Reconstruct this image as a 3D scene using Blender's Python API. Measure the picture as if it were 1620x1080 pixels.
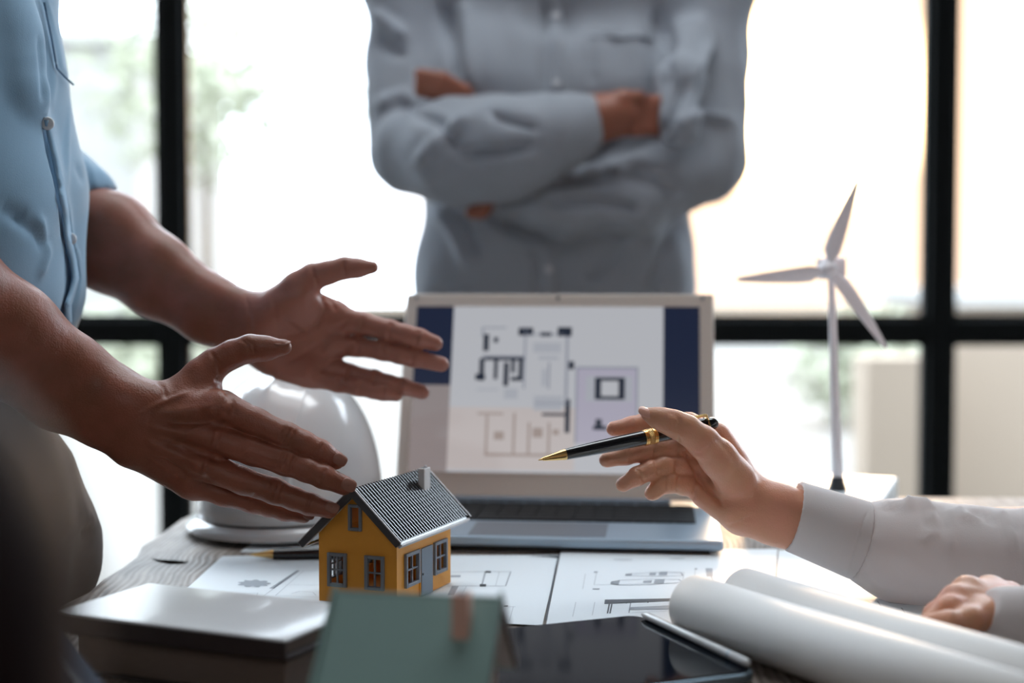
import bpy, bmesh, math, random
import numpy as np
from mathutils import Vector, Matrix

random.seed(7)
PI = math.pi
scene = bpy.context.scene
COL = scene.collection
for o in list(bpy.data.objects):
    bpy.data.objects.remove(o)

# ------------------------------------------------------------------ camera, sky, sun, fill lights, exposure
FPX = 2250.0            # focal length in pixels of a 1620 px wide frame (50 mm on 36 mm)
CZ = 0.995              # lens height: 24.5 cm above a 75 cm table
TZ = 0.75
PITCH = math.atan(100 / FPX)
cam_data = bpy.data.cameras.new('camera')
cam = bpy.data.objects.new('camera', cam_data)
COL.objects.link(cam)
cam.location = (0, 0, CZ)
cam.rotation_euler = (PI / 2 - PITCH, 0, 0)
cam_data.sensor_width = 36
cam_data.lens = 50
cam_data.clip_start = 0.02
cam_data.dof.use_dof = True
cam_data.dof.focus_distance = 1.055
cam_data.dof.aperture_fstop = 3.2
scene.camera = cam

SUN_AZ, SUN_EL = math.radians(12.0), math.radians(7.0)
SUN_DIR = Vector((math.sin(SUN_AZ) * math.cos(SUN_EL), math.cos(SUN_AZ) * math.cos(SUN_EL), math.sin(SUN_EL)))
world = bpy.data.worlds.new('sky')
scene.world = world
world.use_nodes = True
wn, wl = world.node_tree.nodes, world.node_tree.links
wn.clear()
wo = wn.new('ShaderNodeOutputWorld')
wb = wn.new('ShaderNodeBackground')
wtc = wn.new('ShaderNodeTexCoord')
dotn = wn.new('ShaderNodeVectorMath'); dotn.operation = 'DOT_PRODUCT'
nrm = wn.new('ShaderNodeVectorMath'); nrm.operation = 'NORMALIZE'
wl.new(wtc.outputs['Generated'], nrm.inputs[0])
wl.new(nrm.outputs['Vector'], dotn.inputs[0])
dotn.inputs[1].default_value = SUN_DIR
def sky_ring(inner, outer, f0=0.0, f1=1.0):
    g = wn.new('ShaderNodeMapRange'); g.interpolation_type = 'SMOOTHSTEP'
    g.inputs['To Min'].default_value = f0; g.inputs['To Max'].default_value = f1
    g.inputs['From Min'].default_value = math.cos(math.radians(outer))
    g.inputs['From Max'].default_value = math.cos(math.radians(inner))
    wl.new(dotn.outputs['Value'], g.inputs['Value'])
    return g


glow_far = sky_ring(14, 20, 0.0, 0.925)
glow_near = sky_ring(2, 14, 0.0, 0.075)
glow = wn.new('ShaderNodeMath'); glow.operation = 'ADD'
wl.new(glow_far.outputs['Result'], glow.inputs[0]); wl.new(glow_near.outputs['Result'], glow.inputs[1])
core_far = sky_ring(1.5, 13, 0.0, 0.035)
core_near = sky_ring(0.0, 5, 0.0, 0.965)
core = wn.new('ShaderNodeMath'); core.operation = 'ADD'
wl.new(core_far.outputs['Result'], core.inputs[0]); wl.new(core_near.outputs['Result'], core.inputs[1])
hazy = wn.new('ShaderNodeTexNoise'); hazy.inputs['Scale'].default_value = 3.0
wl.new(nrm.outputs['Vector'], hazy.inputs['Vector'])
cl = wn.new('ShaderNodeMix'); cl.data_type = 'RGBA'
wl.new(hazy.outputs['Fac'], cl.inputs['Factor'])
cl.inputs['A'].default_value = (0.78, 0.94, 1.12, 1)
cl.inputs['B'].default_value = (0.95, 1.02, 1.10, 1)
mixg = wn.new('ShaderNodeMix'); mixg.data_type = 'RGBA'
wl.new(glow.outputs['Value'], mixg.inputs['Factor'])
wl.new(cl.outputs['Result'], mixg.inputs['A'])
mixg.inputs['B'].default_value = (0.17, 0.120, 0.096, 1)      # low sun: amber aureole
mixc = wn.new('ShaderNodeMix'); mixc.data_type = 'RGBA'
wl.new(core.outputs['Value'], mixc.inputs['Factor'])
wl.new(mixg.outputs['Result'], mixc.inputs['A'])
mixc.inputs['B'].default_value = (3.2, 2.2, 1.1, 1)
wl.new(mixc.outputs['Result'], wb.inputs['Color'])
wb.inputs['Strength'].default_value = 8.0
wl.new(wb.outputs['Background'], wo.inputs['Surface'])

sun = bpy.data.lights.new('sun', 'SUN')
sun.energy = 1.8
sun.color = (1.0, 0.66, 0.40)
sun.angle = math.radians(9)
suno = bpy.data.objects.new('sun', sun)
COL.objects.link(suno)
suno.rotation_euler = (-SUN_DIR).to_track_quat('-Z', 'Y').to_euler()
suno.location = (2, 10, 4)


def area(name, loc, target, sx, sy, power, color):
    l = bpy.data.lights.new(name, 'AREA')
    l.shape = 'RECTANGLE'; l.size = sx; l.size_y = sy
    l.energy = power; l.color = color
    o = bpy.data.objects.new(name, l)
    COL.objects.link(o)
    o.location = loc
    o.rotation_euler = (Vector(target) - Vector(loc)).to_track_quat('-Z', 'Y').to_euler()
    return o


area('fill_front', (-0.6, -1.6, 2.55), (0.1, 1.4, 0.9), 2.2, 1.2, 10, (0.97, 0.97, 1.0))  # added fill from behind and above the camera, no fixture there
area('fill_standing_man', (0.1, 1.35, 2.68), (0.1, 2.0, 1.2), 1.6, 0.5, 4.5, (0.93, 0.96, 1.0))  # unseen fill, added to brighten the front of the standing man

area('fill_top_back', (0.1, 1.75, 2.70), (0.0, 1.0, 0.75), 1.8, 0.6, 30, (0.90, 0.96, 1.0))  # unseen top light, added to lift the papers and rim the hands

scene.view_settings.view_transform = 'Standard'
scene.view_settings.look = 'None'
scene.view_settings.gamma = 1
scene.view_settings.use_curve_mapping = False
scene.view_settings.exposure = 0.0
scene.cycles.use_denoising = True
scene.cycles.max_bounces = 8
scene.cycles.transparent_max_bounces = 12
scene.cycles.caustics_reflective = False
scene.cycles.caustics_refractive = False
scene.cycles.sample_clamp_indirect = 8

# ------------------------------------------------------------------ pixel helpers (1620 x 1080 frame)
CP, SP = math.cos(PITCH), math.sin(PITCH)


def ray(px, py):
    a, b = (px - 810) / FPX, (540 - py) / FPX
    return np.array([a, CP + b * SP, -SP + b * CP])


def W(px, py, d):
    r = ray(px, py)
    return np.array([0, 0, CZ]) + r * (d / r[1])


def T(px, py, dz=0.0):
    r = ray(px, py)
    return np.array([0, 0, CZ]) + r * ((TZ + dz - CZ) / r[2])


def PXR(r, d):
    return r * d / FPX


def project(P):
    q = P - np.array([0, 0, CZ])
    f = q[:, 1] * CP - q[:, 2] * SP
    u = q[:, 1] * SP + q[:, 2] * CP
    return np.stack([810 + FPX * q[:, 0] / f, 540 - FPX * u / f], 1)


# ------------------------------------------------------------------ materials
def new_mat(name):
    m = bpy.data.materials.new(name)
    m.use_nodes = True
    return m, m.node_tree.nodes, m.node_tree.links, m.node_tree.nodes['Principled BSDF']


def mat(name, color, rough=0.5, metal=0.0, spec=0.5, var=0.0, vscale=20, bump=0.0, bscale=200, sss=0.0,
        sss_rad=(0.6, 0.25, 0.12), sss_scale=0.004, coat=0.0, emit=None, estr=0.0, sheen=0.0, stretch=None):
    m, n, l, b = new_mat(name)
    b.inputs['Base Color'].default_value = (*color, 1)
    b.inputs['Roughness'].default_value = rough
    b.inputs['Metallic'].default_value = metal
    b.inputs['Specular IOR Level'].default_value = spec
    b.inputs['Coat Weight'].default_value = coat
    b.inputs['Coat Roughness'].default_value = 0.08
    b.inputs['Sheen Weight'].default_value = sheen
    if sss:
        b.inputs['Subsurface Weight'].default_value = sss
        b.inputs['Subsurface Radius'].default_value = sss_rad
        b.inputs['Subsurface Scale'].default_value = sss_scale
    if emit:
        b.inputs['Emission Color'].default_value = (*emit, 1)
        b.inputs['Emission Strength'].default_value = estr
    if var or bump:
        tc = n.new('ShaderNodeTexCoord')
        vec = tc.outputs['Object']
        if stretch:
            mp = n.new('ShaderNodeMapping'); mp.inputs['Scale'].default_value = stretch
            l.new(vec, mp.inputs['Vector']); vec = mp.outputs['Vector']
    if var:
        t = n.new('ShaderNodeTexNoise'); t.inputs['Scale'].default_value = vscale; t.inputs['Detail'].default_value = 5
        l.new(vec, t.inputs['Vector'])
        mx = n.new('ShaderNodeMix'); mx.data_type = 'RGBA'
        mx.inputs['A'].default_value = (*[max(0, c * (1 - var)) for c in color], 1)
        mx.inputs['B'].default_value = (*[min(1, c * (1 + var)) for c in color], 1)
        l.new(t.outputs['Fac'], mx.inputs['Factor']); l.new(mx.outputs['Result'], b.inputs['Base Color'])
    if bump:
        t2 = n.new('ShaderNodeTexNoise'); t2.inputs['Scale'].default_value = bscale; t2.inputs['Detail'].default_value = 3
        l.new(vec, t2.inputs['Vector'])
        bp = n.new('ShaderNodeBump'); bp.inputs['Strength'].default_value = bump; bp.inputs['Distance'].default_value = 0.002
        l.new(t2.outputs['Fac'], bp.inputs['Height']); l.new(bp.outputs['Normal'], b.inputs['Normal'])
    return m


def skin_mat(name, base, red, scale=0.004, palm=None):
    m, n, l, b = new_mat(name)
    tc = n.new('ShaderNodeTexCoord')
    t = n.new('ShaderNodeTexNoise'); t.inputs['Scale'].default_value = 38; t.inputs['Detail'].default_value = 6
    l.new(tc.outputs['Object'], t.inputs['Vector'])
    rp = n.new('ShaderNodeMapRange'); rp.inputs['From Min'].default_value = 0.35; rp.inputs['From Max'].default_value = 0.68
    l.new(t.outputs['Fac'], rp.inputs['Value'])
    mx = n.new('ShaderNodeMix'); mx.data_type = 'RGBA'
    mx.inputs['A'].default_value = (*base, 1); mx.inputs['B'].default_value = (*red, 1)
    l.new(rp.outputs['Result'], mx.inputs['Factor']); l.new(mx.outputs['Result'], b.inputs['Base Color'])
    if palm:                                   # the inside of the hand is paler and pinker than its back
        at = n.new('ShaderNodeAttribute'); at.attribute_name = 'palm'
        m2 = n.new('ShaderNodeMix'); m2.data_type = 'RGBA'
        m2.inputs['B'].default_value = (*palm, 1)
        l.new(at.outputs['Fac'], m2.inputs['Factor']); l.new(mx.outputs['Result'], m2.inputs['A'])
        l.new(m2.outputs['Result'], b.inputs['Base Color'])
    b.inputs['Roughness'].default_value = 0.42
    b.inputs['Specular IOR Level'].default_value = 0.45
    b.inputs['Subsurface Weight'].default_value = 0.22
    b.inputs['Subsurface Radius'].default_value = (1.0, 0.35, 0.18)
    b.inputs['Subsurface Scale'].default_value = scale
    v = n.new('ShaderNodeTexVoronoi'); v.inputs['Scale'].default_value = 700
    l.new(tc.outputs['Object'], v.inputs['Vector'])
    t2 = n.new('ShaderNodeTexNoise'); t2.inputs['Scale'].default_value = 160; t2.inputs['Detail'].default_value = 6
    l.new(tc.outputs['Object'], t2.inputs['Vector'])
    ad = n.new('ShaderNodeMath'); ad.operation = 'MULTIPLY_ADD'; ad.inputs[1].default_value = 0.35
    l.new(v.outputs['Distance'], ad.inputs[0]); l.new(t2.outputs['Fac'], ad.inputs[2])
    bp = n.new('ShaderNodeBump'); bp.inputs['Strength'].default_value = 0.35; bp.inputs['Distance'].default_value = 0.0012
    l.new(ad.outputs['Value'], bp.inputs['Height']); l.new(bp.outputs['Normal'], b.inputs['Normal'])
    return m


def cloth_mat(name, color, var=0.06, transl=0.25, weave=900, fold=0.0):
    m, n, l, b = new_mat(name)
    tc = n.new('ShaderNodeTexCoord')
    t = n.new('ShaderNodeTexNoise'); t.inputs['Scale'].default_value = 9; t.inputs['Detail'].default_value = 4
    l.new(tc.outputs['Object'], t.inputs['Vector'])
    mx = n.new('ShaderNodeMix'); mx.data_type = 'RGBA'
    mx.inputs['A'].default_value = (*[c * (1 - var) for c in color], 1)
    mx.inputs['B'].default_value = (*[min(1, c * (1 + var)) for c in color], 1)
    l.new(t.outputs['Fac'], mx.inputs['Factor']); l.new(mx.outputs['Result'], b.inputs['Base Color'])
    b.inputs['Roughness'].default_value = 0.85
    b.inputs['Specular IOR Level'].default_value = 0.2
    b.inputs['Sheen Weight'].default_value = 0.25
    w1 = n.new('ShaderNodeTexNoise'); w1.inputs['Scale'].default_value = weave; w1.inputs['Detail'].default_value = 2
    l.new(tc.outputs['Object'], w1.inputs['Vector'])
    bp = n.new('ShaderNodeBump'); bp.inputs['Strength'].default_value = 0.18; bp.inputs['Distance'].default_value = 0.0008
    l.new(w1.outputs['Fac'], bp.inputs['Height'])
    if fold:
        f = n.new('ShaderNodeTexNoise'); f.inputs['Scale'].default_value = 14; f.inputs['Detail'].default_value = 2
        f.inputs['Distortion'].default_value = 0.6
        l.new(tc.outputs['Object'], f.inputs['Vector'])
        b2 = n.new('ShaderNodeBump'); b2.inputs['Strength'].default_value = fold; b2.inputs['Distance'].default_value = 0.03
        l.new(f.outputs['Fac'], b2.inputs['Height']); l.new(bp.outputs['Normal'], b2.inputs['Normal'])
        l.new(b2.outputs['Normal'], b.inputs['Normal'])
    else:
        l.new(bp.outputs['Normal'], b.inputs['Normal'])
    if transl:
        tr = n.new('ShaderNodeBsdfTranslucent')
        tr.inputs['Color'].default_value = (*color, 1)
        ms = n.new('ShaderNodeMixShader'); ms.inputs['Fac'].default_value = transl
        out = [x for x in n if x.type == 'OUTPUT_MATERIAL'][0]
        l.new(b.outputs['BSDF'], ms.inputs[1]); l.new(tr.outputs['BSDF'], ms.inputs[2])
        l.new(ms.outputs['Shader'], out.inputs['Surface'])
    return m


def wood_mat(name, dark, light, along='Y', rough=0.5, crack=None):
    m, n, l, b = new_mat(name)
    tc = n.new('ShaderNodeTexCoord')
    mp = n.new('ShaderNodeMapping')
    mp.inputs['Scale'].default_value = (26, 2.6, 26) if along == 'Y' else (2.6, 26, 26)
    l.new(tc.outputs['Object'], mp.inputs['Vector'])
    warp = n.new('ShaderNodeTexNoise'); warp.inputs['Scale'].default_value = 4.5
    l.new(tc.outputs['Object'], warp.inputs['Vector'])
    ad = n.new('ShaderNodeVectorMath'); ad.operation = 'MULTIPLY_ADD'
    ad.inputs[1].default_value = (2.2, 2.2, 2.2)
    l.new(warp.outputs['Color'], ad.inputs[0]); l.new(mp.outputs['Vector'], ad.inputs[2])
    wv = n.new('ShaderNodeTexWave'); wv.inputs['Scale'].default_value = 2.4; wv.inputs['Distortion'].default_value = 3.5
    wv.inputs['Detail'].default_value = 4
    l.new(ad.outputs['Vector'], wv.inputs['Vector'])
    ns = n.new('ShaderNodeTexNoise'); ns.inputs['Scale'].default_value = 4; ns.inputs['Detail'].default_value = 8
    l.new(ad.outputs['Vector'], ns.inputs['Vector'])
    mul0 = n.new('ShaderNodeMath'); mul0.operation = 'MULTIPLY'; mul0.inputs[1].default_value = 0.22
    l.new(wv.outputs['Fac'], mul0.inputs[0])
    mul = n.new('ShaderNodeMath'); mul.operation = 'ADD'
    l.new(mul0.outputs['Value'], mul.inputs[0]); l.new(ns.outputs['Fac'], mul.inputs[1])
    rp = n.new('ShaderNodeMapRange'); rp.inputs['From Min'].default_value = 0.36; rp.inputs['From Max'].default_value = 0.86
    l.new(mul.outputs['Value'], rp.inputs['Value'])
    mx = n.new('ShaderNodeMix'); mx.data_type = 'RGBA'
    mx.inputs['A'].default_value = (*dark, 1); mx.inputs['B'].default_value = (*light, 1)
    l.new(rp.outputs['Result'], mx.inputs['Factor']); l.new(mx.outputs['Result'], b.inputs['Base Color'])
    b.inputs['Roughness'].default_value = rough
    bp = n.new('ShaderNodeBump'); bp.inputs['Strength'].default_value = 0.5; bp.inputs['Distance'].default_value = 0.002
    l.new(mul.outputs['Value'], bp.inputs['Height']); l.new(bp.outputs['Normal'], b.inputs['Normal'])
    return m


def emit_mat(name, color, strength):
    return mat(name, (0.01, 0.01, 0.012), rough=0.12, spec=0.5, emit=color, estr=strength)


def glass_mat(name):
    m, n, l, b = new_mat(name)
    n.remove(b)
    out = [x for x in n if x.type == 'OUTPUT_MATERIAL'][0]
    fr = n.new('ShaderNodeFresnel'); fr.inputs['IOR'].default_value = 1.45
    tr = n.new('ShaderNodeBsdfTransparent'); tr.inputs['Color'].default_value = (0.97, 0.985, 0.98, 1)
    gl = n.new('ShaderNodeBsdfGlossy'); gl.inputs['Roughness'].default_value = 0.02
    ms = n.new('ShaderNodeMixShader')
    l.new(fr.outputs['Fac'], ms.inputs['Fac']); l.new(tr.outputs['BSDF'], ms.inputs[1]); l.new(gl.outputs['BSDF'], ms.inputs[2])
    l.new(ms.outputs['Shader'], out.inputs['Surface'])
    return m


M = {
    'skin_brown': skin_mat('skin_brown', (0.25, 0.088, 0.048), (0.33, 0.108, 0.066), palm=(0.43, 0.185, 0.135)),
    'skin_tan': skin_mat('skin_tan', (0.27, 0.10, 0.06), (0.31, 0.11, 0.068)),
    'skin_light': skin_mat('skin_light', (0.66, 0.335, 0.20), (0.72, 0.33, 0.22), 0.005),
    'nail_brown': mat('nail_brown', (0.31, 0.135, 0.095), 0.4, spec=0.35),
    'nail_light': mat('nail_light', (0.80, 0.43, 0.33), 0.3, coat=0.2),
    'hair': mat('hair', (0.02, 0.015, 0.012), 0.45, bump=0.6, bscale=300),
    'eye': mat('eye', (0.7, 0.68, 0.66), 0.1),
    'shirt_blue': cloth_mat('shirt_blue', (0.28, 0.45, 0.61), 0.05, 0.12),
    'shirt_grey': cloth_mat('shirt_grey', (0.42, 0.46, 0.52), 0.05, 0.3),
    'blouse': cloth_mat('blouse', (0.84, 0.81, 0.81), 0.03, 0.28),
    'seam_blue': mat('seam_blue', (0.10, 0.19, 0.30), 0.8),
    'button': mat('button', (0.75, 0.78, 0.82), 0.25, coat=0.5),
    'trouser_grey': cloth_mat('trouser_grey', (0.038, 0.034, 0.036), 0.08, 0.0),
    'trouser_dark': cloth_mat('trouser_dark', (0.04, 0.045, 0.06), 0.08, 0.0),
    'paper': mat('paper', (0.77, 0.835, 0.88), 0.5, var=0.015, vscale=6, bump=0.05, bscale=400),
    'roll': mat('roll', (0.80, 0.79, 0.775), 0.6, var=0.015, vscale=8),
    'ink': mat('ink', (0.03, 0.04, 0.055), 0.5),
    'ink_soft': mat('ink_soft', (0.30, 0.34, 0.39), 0.5),
    'ink_faint': mat('ink_faint', (0.58, 0.63, 0.67), 0.5),
    'ink_yellow': mat('ink_yellow', (0.75, 0.72, 0.40), 0.5),
    'wood': wood_mat('wood', (0.10, 0.072, 0.055), (0.36, 0.30, 0.255), 'Y', 0.55),
    'wood_dark': wood_mat('wood_dark', (0.06, 0.035, 0.022), (0.16, 0.10, 0.07), 'Y', 0.5),
    'steel_black': mat('steel_black', (0.006, 0.0075, 0.008), 0.6, spec=0.12, var=0.2, vscale=8),
    'glass': glass_mat('glass'),
    'wall': mat('wall', (0.28, 0.275, 0.27), 0.9, var=0.05, vscale=3, bump=0.1, bscale=60),
    'ceiling': mat('ceiling', (0.3, 0.3, 0.3), 0.9, var=0.04, vscale=3),
    'floor': mat('floor', (0.13, 0.12, 0.11), 0.6, var=0.15, vscale=4),
    'orange': mat('orange', (0.80, 0.34, 0.035), 0.55, var=0.04, vscale=120, bump=0.05, bscale=900),
    'roof_dark': mat('roof_dark', (0.007, 0.006, 0.009), 0.20, spec=0.6, coat=0.4),
    'fascia': mat('fascia', (0.055, 0.056, 0.062), 0.5),
    'trim_white': mat('trim_white', (0.55, 0.54, 0.55), 0.5),
    'soffit': mat('soffit', (0.5, 0.5, 0.52), 0.6),
    'frame_grey': mat('frame_grey', (0.20, 0.22, 0.25), 0.5),
    'door_grey': mat('door_grey', (0.17, 0.21, 0.26), 0.5),
    'chimney_white': mat('chimney_white', (0.75, 0.73, 0.72), 0.6),
    'green': mat('green', (0.245, 0.385, 0.36), 0.6, var=0.04, vscale=90),
    'beige': mat('beige', (0.42, 0.30, 0.24), 0.7),
    'chimney_pink': mat('chimney_pink', (0.72, 0.45, 0.36), 0.7),
    'lacquer': mat('lacquer', (0.003, 0.003, 0.005), 0.07, spec=0.6, coat=0.6),
    'gold': mat('gold', (0.85, 0.56, 0.22), 0.18, metal=1.0),
    'gold_etched': mat('gold_etched', (0.85, 0.56, 0.22), 0.25, metal=1.0, bump=1.0, bscale=1500),
    'silver_lid': mat('silver_lid', (0.62, 0.55, 0.49), 0.42, metal=0.3),
    'alu': mat('alu', (0.33, 0.42, 0.51), 0.38, metal=0.7),
    'alu_dark': mat('alu_dark', (0.14, 0.17, 0.21), 0.35, metal=0.4),
    'void': mat('void', (0.006, 0.005, 0.004), 1.0, spec=0.0),
    'key': mat('key', (0.006, 0.007, 0.009), 0.6, spec=0.15),
    'rubber': mat('rubber', (0.008, 0.008, 0.009), 0.7),
    'screen_page': emit_mat('screen_page', (0.80, 0.82, 0.88), 0.52),
    'screen_navy': emit_mat('screen_navy', (0.010, 0.018, 0.05), 0.7),
    'screen_reflect': emit_mat('screen_reflect', (0.52, 0.45, 0.45), 0.45),  # grey-pink reflection on the display, painted in as emission
    'screen_dark': emit_mat('screen_dark', (0.02, 0.03, 0.055), 0.6),
    'screen_mid': emit_mat('screen_mid', (0.40, 0.43, 0.52), 0.55),
    'screen_faint': emit_mat('screen_faint', (0.66, 0.69, 0.77), 0.52),
    'screen_lilac': emit_mat('screen_lilac', (0.66, 0.63, 0.78), 0.53),
    'screen_brown': emit_mat('screen_brown', (0.52, 0.42, 0.38), 0.55),
    'screen_warm': emit_mat('screen_warm', (0.86, 0.78, 0.77), 0.52),
    'helmet': mat('helmet', (0.72, 0.73, 0.74), 0.22, coat=0.7),
    'helmet_band': mat('helmet_band', (0.08, 0.085, 0.09), 0.6),
    'turbine': mat('turbine', (0.86, 0.83, 0.87), 0.45),
    'turbine_foot': mat('turbine_foot', (0.03, 0.035, 0.04), 0.5),
    'turbine_base': mat('turbine_base', (0.62, 0.70, 0.74), 0.4, var=0.03, vscale=9),
    'leather': mat('leather', (0.016, 0.0065, 0.006), 0.65, spec=0.12, var=0.2, vscale=14, bump=0.25, bscale=260),
    'leather_edge': mat('leather_edge', (0.03, 0.017, 0.014), 0.5, bump=0.2, bscale=260),
    'cover': mat('cover', (0.66, 0.67, 0.68), 0.34, spec=0.8, coat=0.3, var=0.08, vscale=30),
    'pages': mat('pages', (0.16, 0.115, 0.09), 0.8, var=0.25, vscale=90, stretch=(1, 1, 30)),
    'planner': mat('planner', (0.035, 0.026, 0.022), 0.55, bump=0.2, bscale=300),
    'case_blue': mat('case_blue', (0.05, 0.075, 0.115), 0.85, spec=0.1),
    'zip': mat('zip', (0.10, 0.13, 0.17), 0.6),
    'tablet_glass': mat('tablet_glass', (0.003, 0.005, 0.009), 0.08, spec=0.05),
    'tablet_frame': mat('tablet_frame', (0.22, 0.29, 0.35), 0.25, metal=0.9),
    'stylus': mat('stylus', (0.70, 0.72, 0.74), 0.25, coat=0.3),
    'out_ground': mat('out_ground', (0.15, 0.14, 0.125), 0.9, var=0.1, vscale=0.6),
    'out_wall': mat('out_wall', (0.27, 0.215, 0.165), 0.9, var=0.12, vscale=0.8),
    'out_pale': mat('out_pale', (0.30, 0.29, 0.275), 0.9, var=0.1, vscale=0.5),
    'out_tan': mat('out_tan', (0.24, 0.175, 0.10), 0.9, var=0.12, vscale=0.8),
    'out_glass': mat('out_glass', (0.16, 0.165, 0.17), 0.3),
    'out_leaf': mat('out_leaf', (0.34, 0.35, 0.26), 0.8, var=0.15, vscale=3),
    'out_trunk': mat('out_trunk', (0.14, 0.11, 0.085), 0.9, var=0.2, vscale=6),
}


# ------------------------------------------------------------------ object helpers
def mesh_obj(name, me, m, parent=None, smooth=False):
    o = bpy.data.objects.new(name, me)
    COL.objects.link(o)
    if m is not None and not me.materials:
        me.materials.append(m)
    if parent is not None:
        o.parent = parent
    if smooth:
        me.polygons.foreach_set('use_smooth', [True] * len(me.polygons))
    return o


def thing(name, label, cat, loc=(0, 0, 0), rotz=0.0, group=None):
    o = bpy.data.objects.new(name, None)
    COL.objects.link(o)
    o.location = [float(x) for x in loc]
    o.rotation_euler = (0, 0, rotz)
    o.empty_display_size = 0.05
    o['label'] = label; o['category'] = cat
    if group:
        o['group'] = group
    return o


def tag(o, label, cat, group=None):
    o['label'] = label; o['category'] = cat
    if group:
        o['group'] = group
    return o


def struct(o):
    o['kind'] = 'structure'
    return o


class MB:
    def __init__(s):
        s.v, s.f, s.sm = [], [], []

    def add(s, vs, fs, smooth=False):
        k = len(s.v)
        s.v += [tuple(float(c) for c in v) for v in vs]
        s.f += [tuple(k + i for i in f) for f in fs]
        s.sm += [smooth] * len(fs)
        return s

    def box(s, lo, hi):
        x0, y0, z0 = lo; x1, y1, z1 = hi
        return s.add([(x0, y0, z0), (x1, y0, z0), (x1, y1, z0), (x0, y1, z0), (x0, y0, z1), (x1, y0, z1), (x1, y1, z1), (x0, y1, z1)],
                     [(3, 2, 1, 0), (4, 5, 6, 7), (0, 1, 5, 4), (1, 2, 6, 5), (2, 3, 7, 6), (3, 0, 4, 7)])

    def obox(s, c, ax, ay, az):
        """oriented box: centre and three half-extent vectors"""
        c, ax, ay, az = [np.array(q, float) for q in (c, ax, ay, az)]
        vs = [c + sx * ax + sy * ay + sz * az for sz in (-1, 1) for sx, sy in ((-1, -1), (1, -1), (1, 1), (-1, 1))]
        return s.add(vs, [(3, 2, 1, 0), (4, 5, 6, 7), (0, 1, 5, 4), (1, 2, 6, 5), (2, 3, 7, 6), (3, 0, 4, 7)])

    def quad(s, a, b, c, d):
        return s.add([a, b, c, d], [(0, 1, 2, 3)])

    def prism(s, poly, vec):
        vec = np.array(vec, float)
        n = len(poly)
        vs = [np.array(p, float) for p in poly] + [np.array(p, float) + vec for p in poly]
        fs = [tuple(range(n - 1, -1, -1)), tuple(range(n, 2 * n))]
        fs += [(i, (i + 1) % n, n + (i + 1) % n, n + i) for i in range(n)]
        return s.add(vs, fs)

    def lathe(s, a, b, prof, n=32, smooth=True):
        """prof: list of (t along a->b in metres, radius)"""
        a, b = np.array(a, float), np.array(b, float)
        w = (b - a) / np.linalg.norm(b - a)
        u = np.cross(w, [0, 0, 1.0])
        if np.linalg.norm(u) < 1e-3:
            u = np.cross(w, [1.0, 0, 0])
        u /= np.linalg.norm(u); v = np.cross(w, u)
        vs, fs = [], []
        for t, r in prof:
            for i in range(n):
                th = 2 * PI * i / n
                vs.append(a + w * t + r * (math.cos(th) * u + math.sin(th) * v))
        for j in range(len(prof) - 1):
            for i in range(n):
                k = (i + 1) % n
                fs.append((j * n + i, j * n + k, (j + 1) * n + k, (j + 1) * n + i))
        fs.append(tuple(range(n - 1, -1, -1)))
        fs.append(tuple((len(prof) - 1) * n + i for i in range(n)))
        return s.add(vs, fs, smooth)

    def tube(s, pts, r, n=10):
        pts = [np.array(p, float) for p in pts]
        vs, fs = [], []
        for i, p in enumerate(pts):
            w = pts[min(i + 1, len(pts) - 1)] - pts[max(i - 1, 0)]
            w /= np.linalg.norm(w)
            u = np.cross(w, [0, 0, 1.0])
            if np.linalg.norm(u) < 1e-3:
                u = np.cross(w, [1.0, 0, 0])
            u /= np.linalg.norm(u); v = np.cross(w, u)
            rr = r[i] if hasattr(r, '__len__') else r
            vs += [p + rr * (math.cos(2 * PI * k / n) * u + math.sin(2 * PI * k / n) * v) for k in range(n)]
        for j in range(len(pts) - 1):
            for i in range(n):
                k = (i + 1) % n
                fs.append((j * n + i, j * n + k, (j + 1) * n + k, (j + 1) * n + i))
        fs.append(tuple(range(n - 1, -1, -1))); fs.append(tuple((len(pts) - 1) * n + i for i in range(n)))
        return s.add(vs, fs, True)

    def mesh(s, name):
        me = bpy.data.meshes.new(name)
        me.from_pydata(s.v, [], s.f)
        me.polygons.foreach_set('use_smooth', s.sm)
        bm = bmesh.new(); bm.from_mesh(me)
        bmesh.ops.recalc_face_normals(bm, faces=bm.faces)
        bm.to_mesh(me); bm.free()
        me.update()
        return me

    def build(s, name, m, parent=None, bevel=0.0, seg=2, sharp=True):
        o = mesh_obj(name, s.mesh(name), m, parent)
        if bevel:
            bv = o.modifiers.new('bevel', 'BEVEL')
            bv.width = bevel; bv.segments = seg; bv.limit_method = 'ANGLE'; bv.angle_limit = math.radians(40)
        if any(s.sm):
            es = o.modifiers.new('edges', 'EDGE_SPLIT'); es.split_angle = math.radians(50)
        return o


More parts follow.
